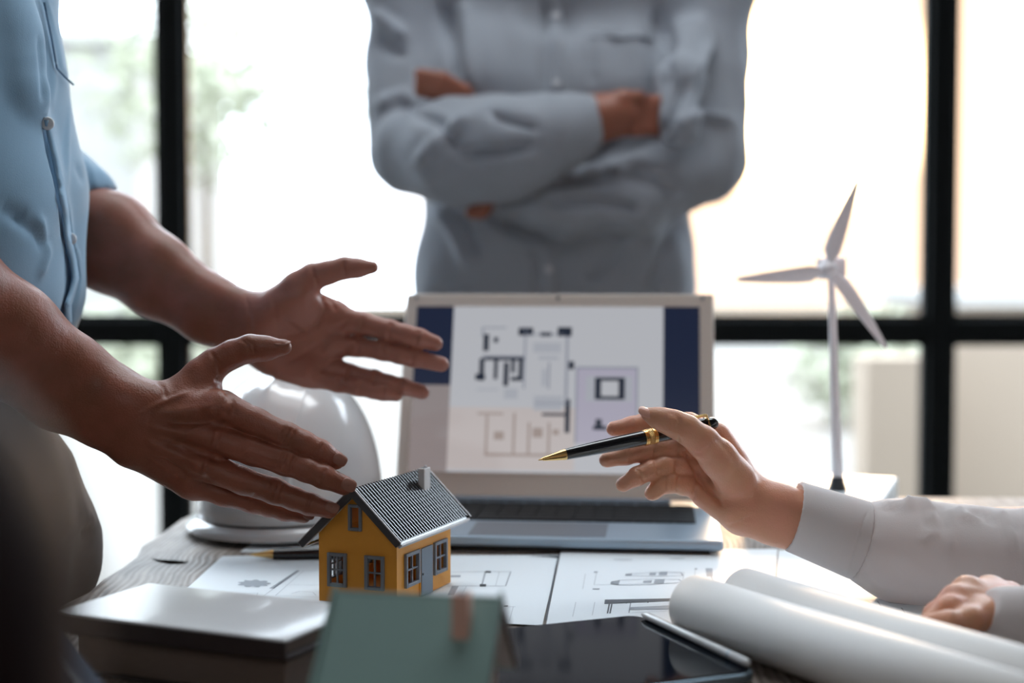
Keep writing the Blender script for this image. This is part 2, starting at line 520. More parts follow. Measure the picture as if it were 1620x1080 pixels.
# ------------------------------------------------------------------ smooth-union fields for bodies and cloth
class Field:
    def __init__(s, lo, hi, res):
        s.lo = np.array(lo, float); s.res = res
        s.n = np.ceil((np.array(hi) - s.lo) / res).astype(int) + 1
        s.v = np.full(s.n, 1.0, np.float32)
        s.ax = [s.lo[i] + res * np.arange(s.n[i]) for i in range(3)]

    def _sub(s, lo, hi):
        i0 = np.clip(np.floor((lo - s.lo) / s.res).astype(int), 0, s.n - 1)
        i1 = np.clip(np.ceil((hi - s.lo) / s.res).astype(int) + 1, 1, s.n)
        if np.any(i1 <= i0):
            return None, None
        sl = tuple(slice(a, b) for a, b in zip(i0, i1))
        g = np.meshgrid(*[s.ax[i][sl[i]] for i in range(3)], indexing='ij', sparse=True)
        return sl, g

    @staticmethod
    def smin(a, b, k):
        if k <= 0:
            return np.minimum(a, b)
        h = np.maximum(k - np.abs(a - b), 0) / k
        return np.minimum(a, b) - h * h * k * 0.25

    def cone(s, a, b, ra, rb, k=0.002, flat=None, cut=False):
        """flat = (unit axis, factor): the limb is squeezed by the factor along that axis"""
        a, b = np.array(a, float), np.array(b, float)
        rm = max(ra, rb) + k + 3 * s.res
        sl, g = s._sub(np.minimum(a, b) - rm, np.maximum(a, b) + rm)
        if sl is None:
            return s
        x, y, z = [g[i] - a[i] for i in range(3)]
        ab = b - a
        L2 = max(float(ab @ ab), 1e-12)
        t = np.clip((x * ab[0] + y * ab[1] + z * ab[2]) / L2, 0, 1)
        dx, dy, dz = x - t * ab[0], y - t * ab[1], z - t * ab[2]
        q = dx * dx + dy * dy + dz * dz
        r = ra + (rb - ra) * t
        if flat is not None:
            n, f = np.array(flat[0], float), flat[1]
            e = dx * n[0] + dy * n[1] + dz * n[2]
            d0 = np.sqrt(q + e * e * (1 / (f * f) - 1))
            d = (d0 - r) * np.where(d0 > 1e-9, np.sqrt(q) / np.maximum(d0, 1e-9), 1.0)
        else:
            d = np.sqrt(q) - r
        if cut:
            s.v[sl] = -Field.smin(-s.v[sl], d.astype(np.float32), k)
        else:
            s.v[sl] = Field.smin(s.v[sl], d.astype(np.float32), k)
        return s

    def ell(s, c, r, k=0.002, R=None):
        c, r = np.array(c, float), np.array(r, float)
        rm = r.max() + k + 3 * s.res
        sl, g = s._sub(c - rm, c + rm)
        if sl is None:
            return s
        p = [g[i] - c[i] for i in range(3)]
        if R is not None:
            R = np.array(R)
            p = [R[i][0] * p[0] + R[i][1] * p[1] + R[i][2] * p[2] for i in range(3)]
        k0 = np.sqrt(sum((p[i] / r[i]) ** 2 for i in range(3)))
        k1 = np.sqrt(sum((p[i] / r[i] ** 2) ** 2 for i in range(3)))
        d = np.where(k1 > 1e-9, k0 * (k0 - 1) / np.maximum(k1, 1e-9), -r.min())
        s.v[sl] = Field.smin(s.v[sl], d.astype(np.float32), k)
        return s

    def chain(s, pts, radii, k=0.002, flat=None):
        for i in range(len(pts) - 1):
            s.cone(pts[i], pts[i + 1], radii[i], radii[i + 1], k if i else k, flat)
        return s

    def merge(s, o, k):
        s.v = Field.smin(s.v, o.v, k)
        return s

    def keep(s, n, off):
        """cut away everything with n.p > off"""
        n = np.array(n, float)
        g = np.meshgrid(*s.ax, indexing='ij', sparse=True)
        s.v = np.maximum(s.v, (n[0] * g[0] + n[1] * g[1] + n[2] * g[2] - off).astype(np.float32))
        return s

    def surface(s):
        v = s.v.copy()
        for i in range(3):     # close against the border
            sl = [slice(None)] * 3
            for e in (0, -1):
                sl[i] = e
                v[tuple(sl)] = np.maximum(v[tuple(sl)], s.res * 0.5)
        ins = v < 0
        c = [(i, j, k) for i in (0, 1) for j in (0, 1) for k in (0, 1)]
        S = lambda arr, o: arr[o[0]:arr.shape[0] - 1 + o[0], o[1]:arr.shape[1] - 1 + o[1], o[2]:arr.shape[2] - 1 + o[2]]
        cnt = sum(S(ins, o).astype(np.int8) for o in c)
        act = (cnt > 0) & (cnt < 8)
        cells = np.argwhere(act)
        idx = np.full(act.shape, -1, np.int64)
        idx[act] = np.arange(len(cells))
        acc = np.zeros((len(cells), 3)); num = np.zeros(len(cells))
        vals = {o: v[cells[:, 0] + o[0], cells[:, 1] + o[1], cells[:, 2] + o[2]] for o in c}
        for a in c:
            for ax in range(3):
                if a[ax]:
                    continue
                b = list(a); b[ax] = 1; b = tuple(b)
                va, vb = vals[a], vals[b]
                m = (va < 0) != (vb < 0)
                t = va[m] / (va[m] - vb[m])
                p = np.tile(np.array(a, float), (m.sum(), 1)); p[:, ax] += t
                acc[m] += p; num[m] += 1
        verts = s.lo + s.res * (cells + acc / num[:, None])
        faces = []
        for ax in range(3):
            o1, o2 = [(1, 2), (2, 0), (0, 1)][ax]
            A = [slice(1, -1)] * 3; B = [slice(1, -1)] * 3
            A[ax] = slice(0, -1); B[ax] = slice(1, None)
            m = ins[tuple(A)] != ins[tuple(B)]
            e = np.argwhere(m)
            if not len(e):
                continue
            e = e + 1; e[:, ax] -= 1
            d1 = np.zeros(3, int); d1[o1] = 1
            d2 = np.zeros(3, int); d2[o2] = 1
            q = [e - d1 - d2, e - d2, e, e - d1]
            q = np.stack([idx[x[:, 0], x[:, 1], x[:, 2]] for x in q], 1)
            fl = ins[e[:, 0], e[:, 1], e[:, 2]]
            q[~fl] = q[~fl][:, ::-1]
            faces.append(q)
        return verts, np.concatenate(faces)


def vnormals(V, Fq):
    n = np.cross(V[Fq[:, 2]] - V[Fq[:, 0]], V[Fq[:, 3]] - V[Fq[:, 1]])
    N = np.zeros_like(V)
    for i in range(4):
        np.add.at(N, Fq[:, i], n)
    return N / np.maximum(np.linalg.norm(N, axis=1, keepdims=True), 1e-12)


def relax(V, Fq, it=2, lam=0.5):
    e = np.concatenate([Fq[:, [0, 1]], Fq[:, [1, 2]], Fq[:, [2, 3]], Fq[:, [3, 0]]])
    for q in range(it):
        for l in (lam, -lam * 0.95):
            A = np.zeros_like(V); c = np.zeros(len(V))
            np.add.at(A, e[:, 0], V[e[:, 1]]); np.add.at(c, e[:, 0], 1)
            V = V + l * (A / np.maximum(c, 1)[:, None] - V)
    return V


def seg_dist(P, poly):
    best = np.full(len(P), 1e9); tt = np.zeros(len(P))
    n = len(poly) - 1
    for i in range(n):
        a, b = np.array(poly[i], float), np.array(poly[i + 1], float)
        ab = b - a
        t = np.clip(((P - a) @ ab) / max(ab @ ab, 1e-9), 0, 1)
        d = np.linalg.norm(P - a - t[:, None] * ab, axis=1)
        m = d < best
        best[m] = d[m]; tt[m] = (i + t[m]) / n
    return best, tt


def sculpt(V, Fq, strokes):
    """strokes: (polyline as seen from the camera position, width, height in m); raises or sinks the skin or cloth along a crease"""
    N = vnormals(V, Fq)
    view = V - np.array([0, 0, CZ])
    face = np.clip(-(N * view).sum(1) / np.linalg.norm(view, axis=1) * 2.5, 0, 1)
    P = project(V)
    D = np.zeros(len(V))
    for poly, w, h in strokes:
        d, t = seg_dist(P, poly)
        D += h * np.exp(-(d / w) ** 2) * np.clip(np.minimum(t, 1 - t) * 6 + 0.25, 0, 1)
    return V + N * (D * face)[:, None]


def np_mesh(name, parts):
    vs, fs, k = [], [], 0
    for V, Fq in parts:
        vs.append(V); fs.append(Fq + k); k += len(V)
    V = np.concatenate(vs); Fq = np.concatenate(fs)
    me = bpy.data.meshes.new(name)
    me.vertices.add(len(V)); me.vertices.foreach_set('co', V.astype(np.float32).ravel())
    me.loops.add(Fq.size); me.loops.foreach_set('vertex_index', Fq.astype(np.int32).ravel())
    me.polygons.add(len(Fq))
    me.polygons.foreach_set('loop_start', np.arange(0, Fq.size, 4, dtype=np.int32))
    me.polygons.foreach_set('use_smooth', np.ones(len(Fq), bool))
    me.update(calc_edges=True); me.validate()
    return me


def world_child(name, me, m, parent):
    """mesh given in world coordinates, parented to a thing that stands anywhere"""
    o = mesh_obj(name, me, m, parent)
    o.matrix_parent_inverse = parent.matrix_basis.inverted()
    return o


def wave_noise(P, seed, scale, n=7):
    r = np.random.RandomState(seed)
    out = np.zeros(len(P))
    for i in range(n):
        w = r.normal(size=3) * scale
        out += np.sin(P @ w + r.uniform(0, 6.28)) / n ** 0.5
    return out


# ------------------------------------------------------------------ the room
XL, XR, YB, YW, ZC = -2.75, 3.0, -2.6, 3.4, 2.75


def room_box(name, lo, hi, m):
    return struct(MB().box(lo, hi).build(name, m))


room_box('floor', (XL - .1, YB - .1, -0.1), (XR + .1, YW + 0.12, 0), M['floor'])
room_box('ceiling', (XL - .1, YB - .1, ZC), (XR + .1, YW + 0.12, ZC + 0.1), M['ceiling'])
room_box('wall_left', (XL - .1, YB - .1, 0), (XL, YW + 0.12, ZC), M['wall'])
room_box('wall_right', (XR, YB - .1, 0), (XR + .1, YW + 0.12, ZC), M['wall'])
room_box('wall_back', (XL, YB - .1, 0), (XR, YB, ZC), M['wall'])

# black steel window wall
win = thing('window_1', 'x', 'x', (0, YW, 0))
for k in ('label', 'category'):
    del win[k]
struct(win)
vx = [-2.70, -0.806, 1.018, 2.84]
hz = [0.04, 0.872, 2.70]
BW = 0.0285
for x in vx:
    fr = MB().box((x - BW, -0.03, 0), (x + BW, 0.03, ZC)).build('mullion', M['steel_black'], win, 0.004)
for z in hz:
    for i in range(3):
        MB().box((vx[i] + BW, -0.03, z - 0.026), (vx[i + 1] - BW, 0.03, z + 0.026)).build('transom', M['steel_black'], win, 0.004)
for i in range(3):
    for j in range(2):
        x0, x1 = vx[i] + BW, vx[i + 1] - BW
        z0, z1 = hz[j] + 0.026, hz[j + 1] - 0.026
        p = MB().quad((x0, 0.0, z0), (x1, 0.0, z0), (x1, 0.0, z1), (x0, 0.0, z1)).build('pane', M['glass'], win)
        b = MB()
        for lo, hi in (((x0, -.012, z0), (x0 + .012, .012, z1)), ((x1 - .012, -.012, z0), (x1, .012, z1)),
                       ((x0 + .012, -.012, z0), (x1 - .012, .012, z0 + .012)), ((x0 + .012, -.012, z1 - .012), (x1 - .012, .012, z1))):
            b.box(lo, hi)
        b.build('glazing_bead', M['steel_black'], p)

# ------------------------------------------------------------------ beyond the glass
struct(MB().box((-40, YW + 0.13, -0.25), (40, 60, -0.05)).build('ground', M['out_ground']))


def out_building(lo, hi, m, label, wins):
    t = thing('building', label, 'building', ((lo[0] + hi[0]) / 2, (lo[1] + hi[1]) / 2, lo[2]))
    w, d, h = (hi[0] - lo[0]) / 2, (hi[1] - lo[1]) / 2, hi[2] - lo[2]
    MB().box((-w, -d, 0), (w, d, h)).build('wall', m, t)
    MB().box((-w - .15, -d - .15, h), (w + .15, d + .15, h + 0.15)).build('roof_slab', M['out_pale'], t)
    for fx, fz, fw, fh in wins:
        f = MB().box((fx * w - fw / 2, -d - 0.05, fz * h), (fx * w + fw / 2, -d + 0.02, fz * h + fh)).build('window', M['out_pale'], t)
        MB().box((fx * w - fw / 2 + .08, -d - 0.06, fz * h + .08), (fx * w + fw / 2 - .08, -d - 0.045, fz * h + fh - .08)).build('pane', M['out_glass'], f)


out_building((-9.5, 16, -0.05), (-4.2, 21, 3.6), M['out_pale'], 'pale low house beyond the left window pane', [(-.5, .3, 1.2, 1.3), (.45, .3, 1.2, 1.3)])
out_building((4.2, 13, -0.05), (6.0, 16, 0.75), M['out_wall'], 'low beige outbuilding seen through the pane left of the right mullion', [])
out_building((6.4, 12, -0.05), (10.5, 16, 1.5), M['out_tan'], 'tan low house seen through the rightmost pane', [(-.5, .35, .8, .6)])
w_ = MB().box((-12, 24, -0.05), (14, 24.3, 0.55)).build('garden_wall', M['out_wall'])
tag(w_, 'long low beige garden wall far outside the windows', 'wall')


w_ = MB().box((1.50, 6.0, -0.05), (1.83, 6.25, 0.66)).build('planter_wall', M['out_wall'])
tag(w_, 'short grey-beige garden wall outside, just left of the right mullion', 'wall')
w_ = MB().box((1.93, 6.3, -0.05), (4.6, 6.55, 0.70)).build('planter_wall', M['out_wall'])
tag(w_, 'longer beige garden wall outside the rightmost pane', 'wall')


def leaf_ball(c, r, n, rnd, size):
    mb = MB()
    for i in range(n):
        d = Vector((rnd.gauss(0, 1), rnd.gauss(0, 1), rnd.gauss(0, 1))).normalized()
        p = Vector(c) + Vector((d.x * r[0], d.y * r[1], d.z * r[2])) * (rnd.random() ** 0.4)
        a = Vector((rnd.gauss(0, 1), rnd.gauss(0, 1), rnd.gauss(0, 1))).normalized() * size
        b = a.cross(d).normalized() * size * 0.5
        mb.add([p - a, p + b, p + a, p - b], [(0, 1, 2, 3)])
    return mb


def out_tree(x, y, h, r, label, seed, group='trees and shrubs outside the window'):
    rnd = random.Random(seed)
    t = thing('tree', label, 'tree', (x, y, -0.05), 0, group)
    MB().lathe((0, 0, 0), (0, 0, h * .7), [(0, .09), (h * .4, .06), (h * .7, .03)], 10).build('trunk', M['out_trunk'], t)
    c = leaf_ball((0, 0, h * .78), (r, r, h * .3), 1500, rnd, 0.09).build('foliage', M['out_leaf'], t)
    c['kind'] = 'stuff'


def out_shrub(x, y, r, label, seed):
    rnd = random.Random(seed)
    t = thing('shrub', label, 'shrub', (x, y, -0.05), 0, 'trees and shrubs outside the window')
    MB().lathe((0, 0, 0), (0, 0, r), [(0, .03), (r, .015)], 8).build('stem', M['out_trunk'], t)
    leaf_ball((0, 0, r * .8), (r, r, r * .8), 900, rnd, 0.06).build('foliage', M['out_leaf'], t)['kind'] = 'stuff'


out_tree(-3.0, 14, 3.9, 1.3, 'pale green tree outside, just right of the black left mullion', 3)
out_tree(-5.2, 12.6, 4.2, 1.1, 'pale green tree outside behind the left window pane', 4)
out_tree(-0.9, 20, 4.4, 1.3, 'pale tree outside, left of the standing man in grey shirt', 5)
out_shrub(2.45, 10, 0.55, 'low green shrub outside, left of the turbine tower', 6)
out_shrub(-2.9, 11, 0.6, 'low green shrub outside under the left transom', 7)
out_shrub(4.5, 10.5, 0.45, 'low green shrub outside at the rightmost lower pane', 8)

# ------------------------------------------------------------------ the table
tab = thing('table', 'rustic weathered grey-brown wooden table carrying the plans and models', 'table', (0.42, 1.14, 0))
TX0, TX1, TY0, TY1 = -0.336, 0.68, 0.43, 1.585
nx = 4
pw = (TX1 - TX0) / nx
for i in range(nx):
    x0, x1 = TX0 + i * pw + 0.0008, TX0 + (i + 1) * pw - 0.0008
    ns = 24
    vs, fs = [], []
    for j in range(ns + 1):
        y = TY0 + (TY1 - TY0) * j / ns
        e0 = x0 + (0.004 * math.sin(j * 0.9) + 0.003 * math.sin(j * 2.3 + 1) if i == 0 else 0)
        e1 = x1 + (0.004 * math.sin(j * 0.8) if i == nx - 1 else 0)
        vs += [(e0, y, TZ - 0.045), (e1, y, TZ - 0.045), (e1, y, TZ), (e0, y, TZ)]
    for j in range(ns):
        for k in range(4):
            fs.append((4 * j + k, 4 * j + (k + 1) % 4, 4 * j + 4 + (k + 1) % 4, 4 * j + 4 + k))
    fs += [(3, 2, 1, 0), tuple(4 * ns + k for k in range(4))]
    vs = [(a - 0.42, b - 1.14, c) for a, b, c in vs]
    MB().add(vs, fs).build('plank', M['wood'], tab, 0.0025)
# a dark open crack in the leftmost plank
ck = [T(240, 884, .0), T(256, 886, .0), T(275, 887, .0), T(298, 889, .0), T(290, 891.5, .0), T(268, 892, .0), T(250, 888.5, .0)]
MB().prism([(p[0] - .42, p[1] - 1.14, TZ + 0.0002) for p in ck], (0, 0, 0.0003)).build('crack', M['void'], tab)
for lx in (-.70, .20):
    for ly in (-.60, .34):
        MB().box((lx - .035, ly - .035, 0), (lx + .035, ly + .035, TZ - .045)).build('leg', M['wood_dark'], tab, .004)
MB().box((-.66, -.62, TZ - .12), (.16, -.59, TZ - .045)).build('apron', M['wood_dark'], tab)
MB().box((-.66, .33, TZ - .12), (.16, .36, TZ - .045)).build('apron', M['wood_dark'], tab)


# ------------------------------------------------------------------ paper plans
def sheet(name, quad, z, label, lines, group='printed plans spread on the table'):
    """quad: four corner points (x, y) counter-clockwise from front left"""
    q = [np.array(p, float) for p in quad]
    c = sum(q) / 4
    t = thing(name, label, 'plan', (c[0], c[1], TZ + z), 0, group)
    mb = MB()
    n = 8
    vs, fs = [], []
    for side in (0, 1):
        for i in range(n + 1):
            for j in range(n + 1):
                u, v = i / n, j / n
                p = (q[0] * (1 - u) + q[1] * u) * (1 - v) + (q[3] * (1 - u) + q[2] * u) * v - c
                vs.append((p[0], p[1], 0.00035 * side))
    st = (n + 1) ** 2
    for i in range(n):
        for j in range(n):
            a = i * (n + 1) + j
            fs.append((a, a + 1, a + n + 2, a + n + 1))
            fs.append((st + a, st + a + n + 1, st + a + n + 2, st + a + 1))
    rim = [i * (n + 1) for i in range(n + 1)] + [n * (n + 1) + j for j in range(1, n + 1)] + \
          [i * (n + 1) + n for i in range(n - 1, -1, -1)] + [j for j in range(n - 1, 0, -1)]
    for k in range(len(rim)):
        a, b = rim[k], rim[(k + 1) % len(rim)]
        fs.append((a, b, st + b, st + a))
    mb.add(vs, fs).build('sheet', M['paper'], t)
    dr = {}
    for item in lines:
        kind, mname = item[0], item[1]
        b = dr.setdefault(mname, MB())
        zz = 0.00055
        if kind == 'poly':                      # filled polygon given in picture points
            P = [T(px, py) for px, py in item[2]]
            b.add([(p[0] - c[0], p[1] - c[1], zz) for p in P], [tuple(range(len(P)))])
        else:                                   # line with a width in metres
            P = [T(px, py)[:2] - c for px, py in item[2]]
            w = item[3] / 2
            for i in range(len(P) - 1):
                d = P[i + 1] - P[i]; d /= max(np.linalg.norm(d), 1e-9)
                nn = np.array([-d[1], d[0]]) * w
                e = d * w * 0.5
                b.add([(*(P[i] - nn - e), zz), (*(P[i + 1] - nn + e), zz), (*(P[i + 1] + nn + e), zz), (*(P[i] + nn - e), zz)], [(0, 1, 2, 3)])
    for mname, b in dr.items():
        b.build('drawing', M[mname], t)['kind'] = 'stuff'
    return t


def blob(cx, cy, rx, ry, n=22, seed=1, amp=.25):
    r = random.Random(seed)
    return [(cx + rx * math.cos(2 * PI * i / n) * (1 + amp * (r.random() - .5) * 2), cy + ry * math.sin(2 * PI * i / n) * (1 + amp * (r.random() - .5) * 2)) for i in range(n)]


def tq(*pts):
    return [T(px, py)[:2] for px, py in pts]


L1 = 'ink_soft'
p1 = tq((262, 964), (858, 992), (884, 880), (352, 882))
sheet('floor_plan', p1, 0.0012, 'white printed house plan lying under the orange model house', [
    ('poly', 'ink_soft', [(402 + 24 * (1 + .13 * math.cos(9 * a)) * math.cos(a), 926 + 5.4 * (1 + .16 * math.cos(9 * a + .6)) * math.sin(a)) for a in [2 * PI * i / 72 for i in range(72)]]),
    ('poly', L1, [(426, 934), (434, 934), (474, 906), (470, 905)]),
    ('line', 'ink_faint', [(412, 950), (470, 905), (520, 906)], .0008),
    ('line', 'ink_faint', [(480, 906), (436, 945), (510, 948)], .0007),
    ('line', 'ink_faint', [(452, 928), (520, 929)], .0007),
    ('line', 'ink_faint', [(372, 943), (408, 941), (404, 950)], .0009),
    ('line', 'ink_faint', [(462, 942), (475, 938), (495, 940), (500, 945)], .0008),
    ('line', 'ink_soft', [(712, 908), (770, 907), (808, 907)], .0009),
    ('line', 'ink_soft', [(708, 930), (765, 930), (800, 930), (808, 907)], .0009),
    ('line', 'ink_soft', [(768, 907), (762, 930)], .0012),
    ('poly', 'ink', [(768, 906), (776, 906), (777, 909), (767, 909)]),
    ('poly', 'ink', [(759, 927), (769, 927), (769, 931), (759, 931)]),
    ('poly', L1, [(710, 913), (729, 913), (728, 916), (710, 916)]),
    ('poly', L1, [(715, 930), (726, 930), (718, 945), (708, 945)]),
    ('line', 'ink_faint', [(790, 907), (784, 930)], .0007),
    ('line', 'ink_faint', [(738, 930), (728, 950)], .0007),
    ('line', 'ink_soft', [(728, 962), (815, 963)], .0008),
    ('poly', 'ink', [(798, 961), (804, 961), (803, 963), (797, 963)]),
    ('line', 'ink_faint', [(812, 963), (806, 986)], .0007),
    ('poly', 'ink', [(884, 881.5), (884, 886), (868, 884), (836, 882.6)]),
])
sheet('floor_plan', tq((380, 874), (880, 874), (930, 815), (448, 822)), 0.0004, 'blank white sheet under the lying pen, behind the house plan', [])
p2 = tq((864, 992), (1220, 1010), (1230, 872), (888, 872))
sheet('floor_plan', p2, 0.0018, 'white printed plan with two drawn cars, between laptop and tablet', [
    ('line', 'ink_faint', [(1010, 907), (1082, 909), (1080, 926), (940, 929), (944, 908)], .0008),
    ('line', 'ink_soft', [(990, 912), (1030, 910), (1078, 910), (1080, 915), (1030, 916), (990, 914)], .0010),
    ('poly', 'ink_soft', [(990, 912), (1000, 911), (999, 915), (989, 915)]),
    ('poly', 'ink_soft', [(1028, 910), (1038, 909.5), (1037, 914), (1027, 914)]),
    ('poly', 'ink_soft', [(1043, 909), (1056, 908.5), (1055, 914), (1042, 914)]),
    ('line', 'ink_soft', [(966, 926), (980, 922), (1030, 920), (1074, 921), (1080, 925), (1030, 929), (980, 930), (966, 927)], .0010),
    ('poly', 'ink_soft', [(967, 924), (981, 922), (978, 930), (966, 928)]),
    ('poly', 'ink_soft', [(1018, 923), (1032, 922), (1030, 926), (1017, 926)]),
    ('poly', 'ink_soft', [(1036, 921), (1052, 920), (1050, 927), (1034, 927)]),
    ('poly', 'ink_soft', [(940, 908), (946, 908), (945, 910), (939, 910)]),
    ('poly', 'ink_soft', [(938, 935), (949, 935), (948, 937), (937, 937)]),
    ('line', 'ink_faint', [(926, 912), (922, 936)], .0007),
    ('poly', 'ink_soft', [(1116, 903), (1127, 903), (1128, 916), (1118, 916)]),
    ('line', 'ink_soft', [(1125, 916), (1130, 927)], .0009),
    ('poly', 'ink_soft', [(1099, 903), (1103, 903), (1103, 905), (1099, 905)]),
    ('line', 'ink_faint', [(1100, 905), (1096, 940)], .0007),
    ('poly', 'ink', [(957, 953), (1062, 951), (1062, 955), (956, 960)]),
    ('line', 'ink', [(964, 960), (961, 975)], .0011), ('line', 'ink', [(968, 960), (965, 975)], .0011),
    ('line', 'ink_soft', [(998, 956), (995, 974)], .0009),
    ('poly', 'ink_soft', [(997, 965), (1062, 962), (1062, 968), (996, 969)]),
    ('line', 'ink_faint', [(911, 957), (906, 980)], .0008), ('line', 'ink_faint', [(941, 957), (937, 978)], .0008),
    ('line', 'ink_faint', [(1000, 973), (1060, 971)], .0008),
    ('poly', 'ink', [(982, 957.5), (984, 957.5), (984, 959), (982, 959)]), ('poly', 'ink', [(990, 957.4), (992, 957.4), (992, 959), (990, 959)]),
    ('poly', 'ink', [(1024, 956.4), (1026, 956.4), (1026, 958), (1024, 958)]),
    ('poly', 'ink_faint', blob(985, 889, 16, 1.6, 18, 5, .1)), ('poly', 'ink_faint', blob(1072, 887, 13, 1.5, 18, 6, .1)),
    ('poly', 'ink_faint', blob(1172, 887, 13, 1.6, 18, 7, .1)),
    ('line', 'ink', [(886, 876), (880, 900), (872, 940), (864, 986)], .0014),
])
p3 = tq((1222, 992), (1600, 996), (1530, 872), (1232, 872))
sheet('floor_plan', p3, 0.0008, 'white printed plan under the sleeve of the hand with the pen', [
    ('line', 'ink_faint', [(1288, 915), (1292, 922), (1360, 920)], .0009),
    ('line', 'ink_faint', [(1270, 906), (1290, 905)], .0008),
    ('line', 'ink_faint', [(1330, 950), (1420, 952)], .0009),
    ('poly', 'ink_yellow', blob(1367, 956, 12, 4, 16, 9, .2)),
    ('line', 'ink_soft', [(1388, 953), (1398, 968)], .0010), ('line', 'ink_soft', [(1426, 964), (1436, 978)], .0010),
    ('line', 'ink_soft', [(1406, 956), (1480, 962)], .0007),
])


# ------------------------------------------------------------------ model houses
def boolean_cut(me, cutter):
    a = bpy.data.objects.new('a', me); b = bpy.data.objects.new('b', cutter)
    COL.objects.link(a); COL.objects.link(b)
    md = a.modifiers.new('cut', 'BOOLEAN'); md.object = b; md.operation = 'DIFFERENCE'; md.solver = 'EXACT'
    dg = bpy.context.evaluated_depsgraph_get(); dg.update()
    out = bpy.data.meshes.new_from_object(a.evaluated_get(dg))
    bpy.data.objects.remove(a); bpy.data.objects.remove(b)
    return out


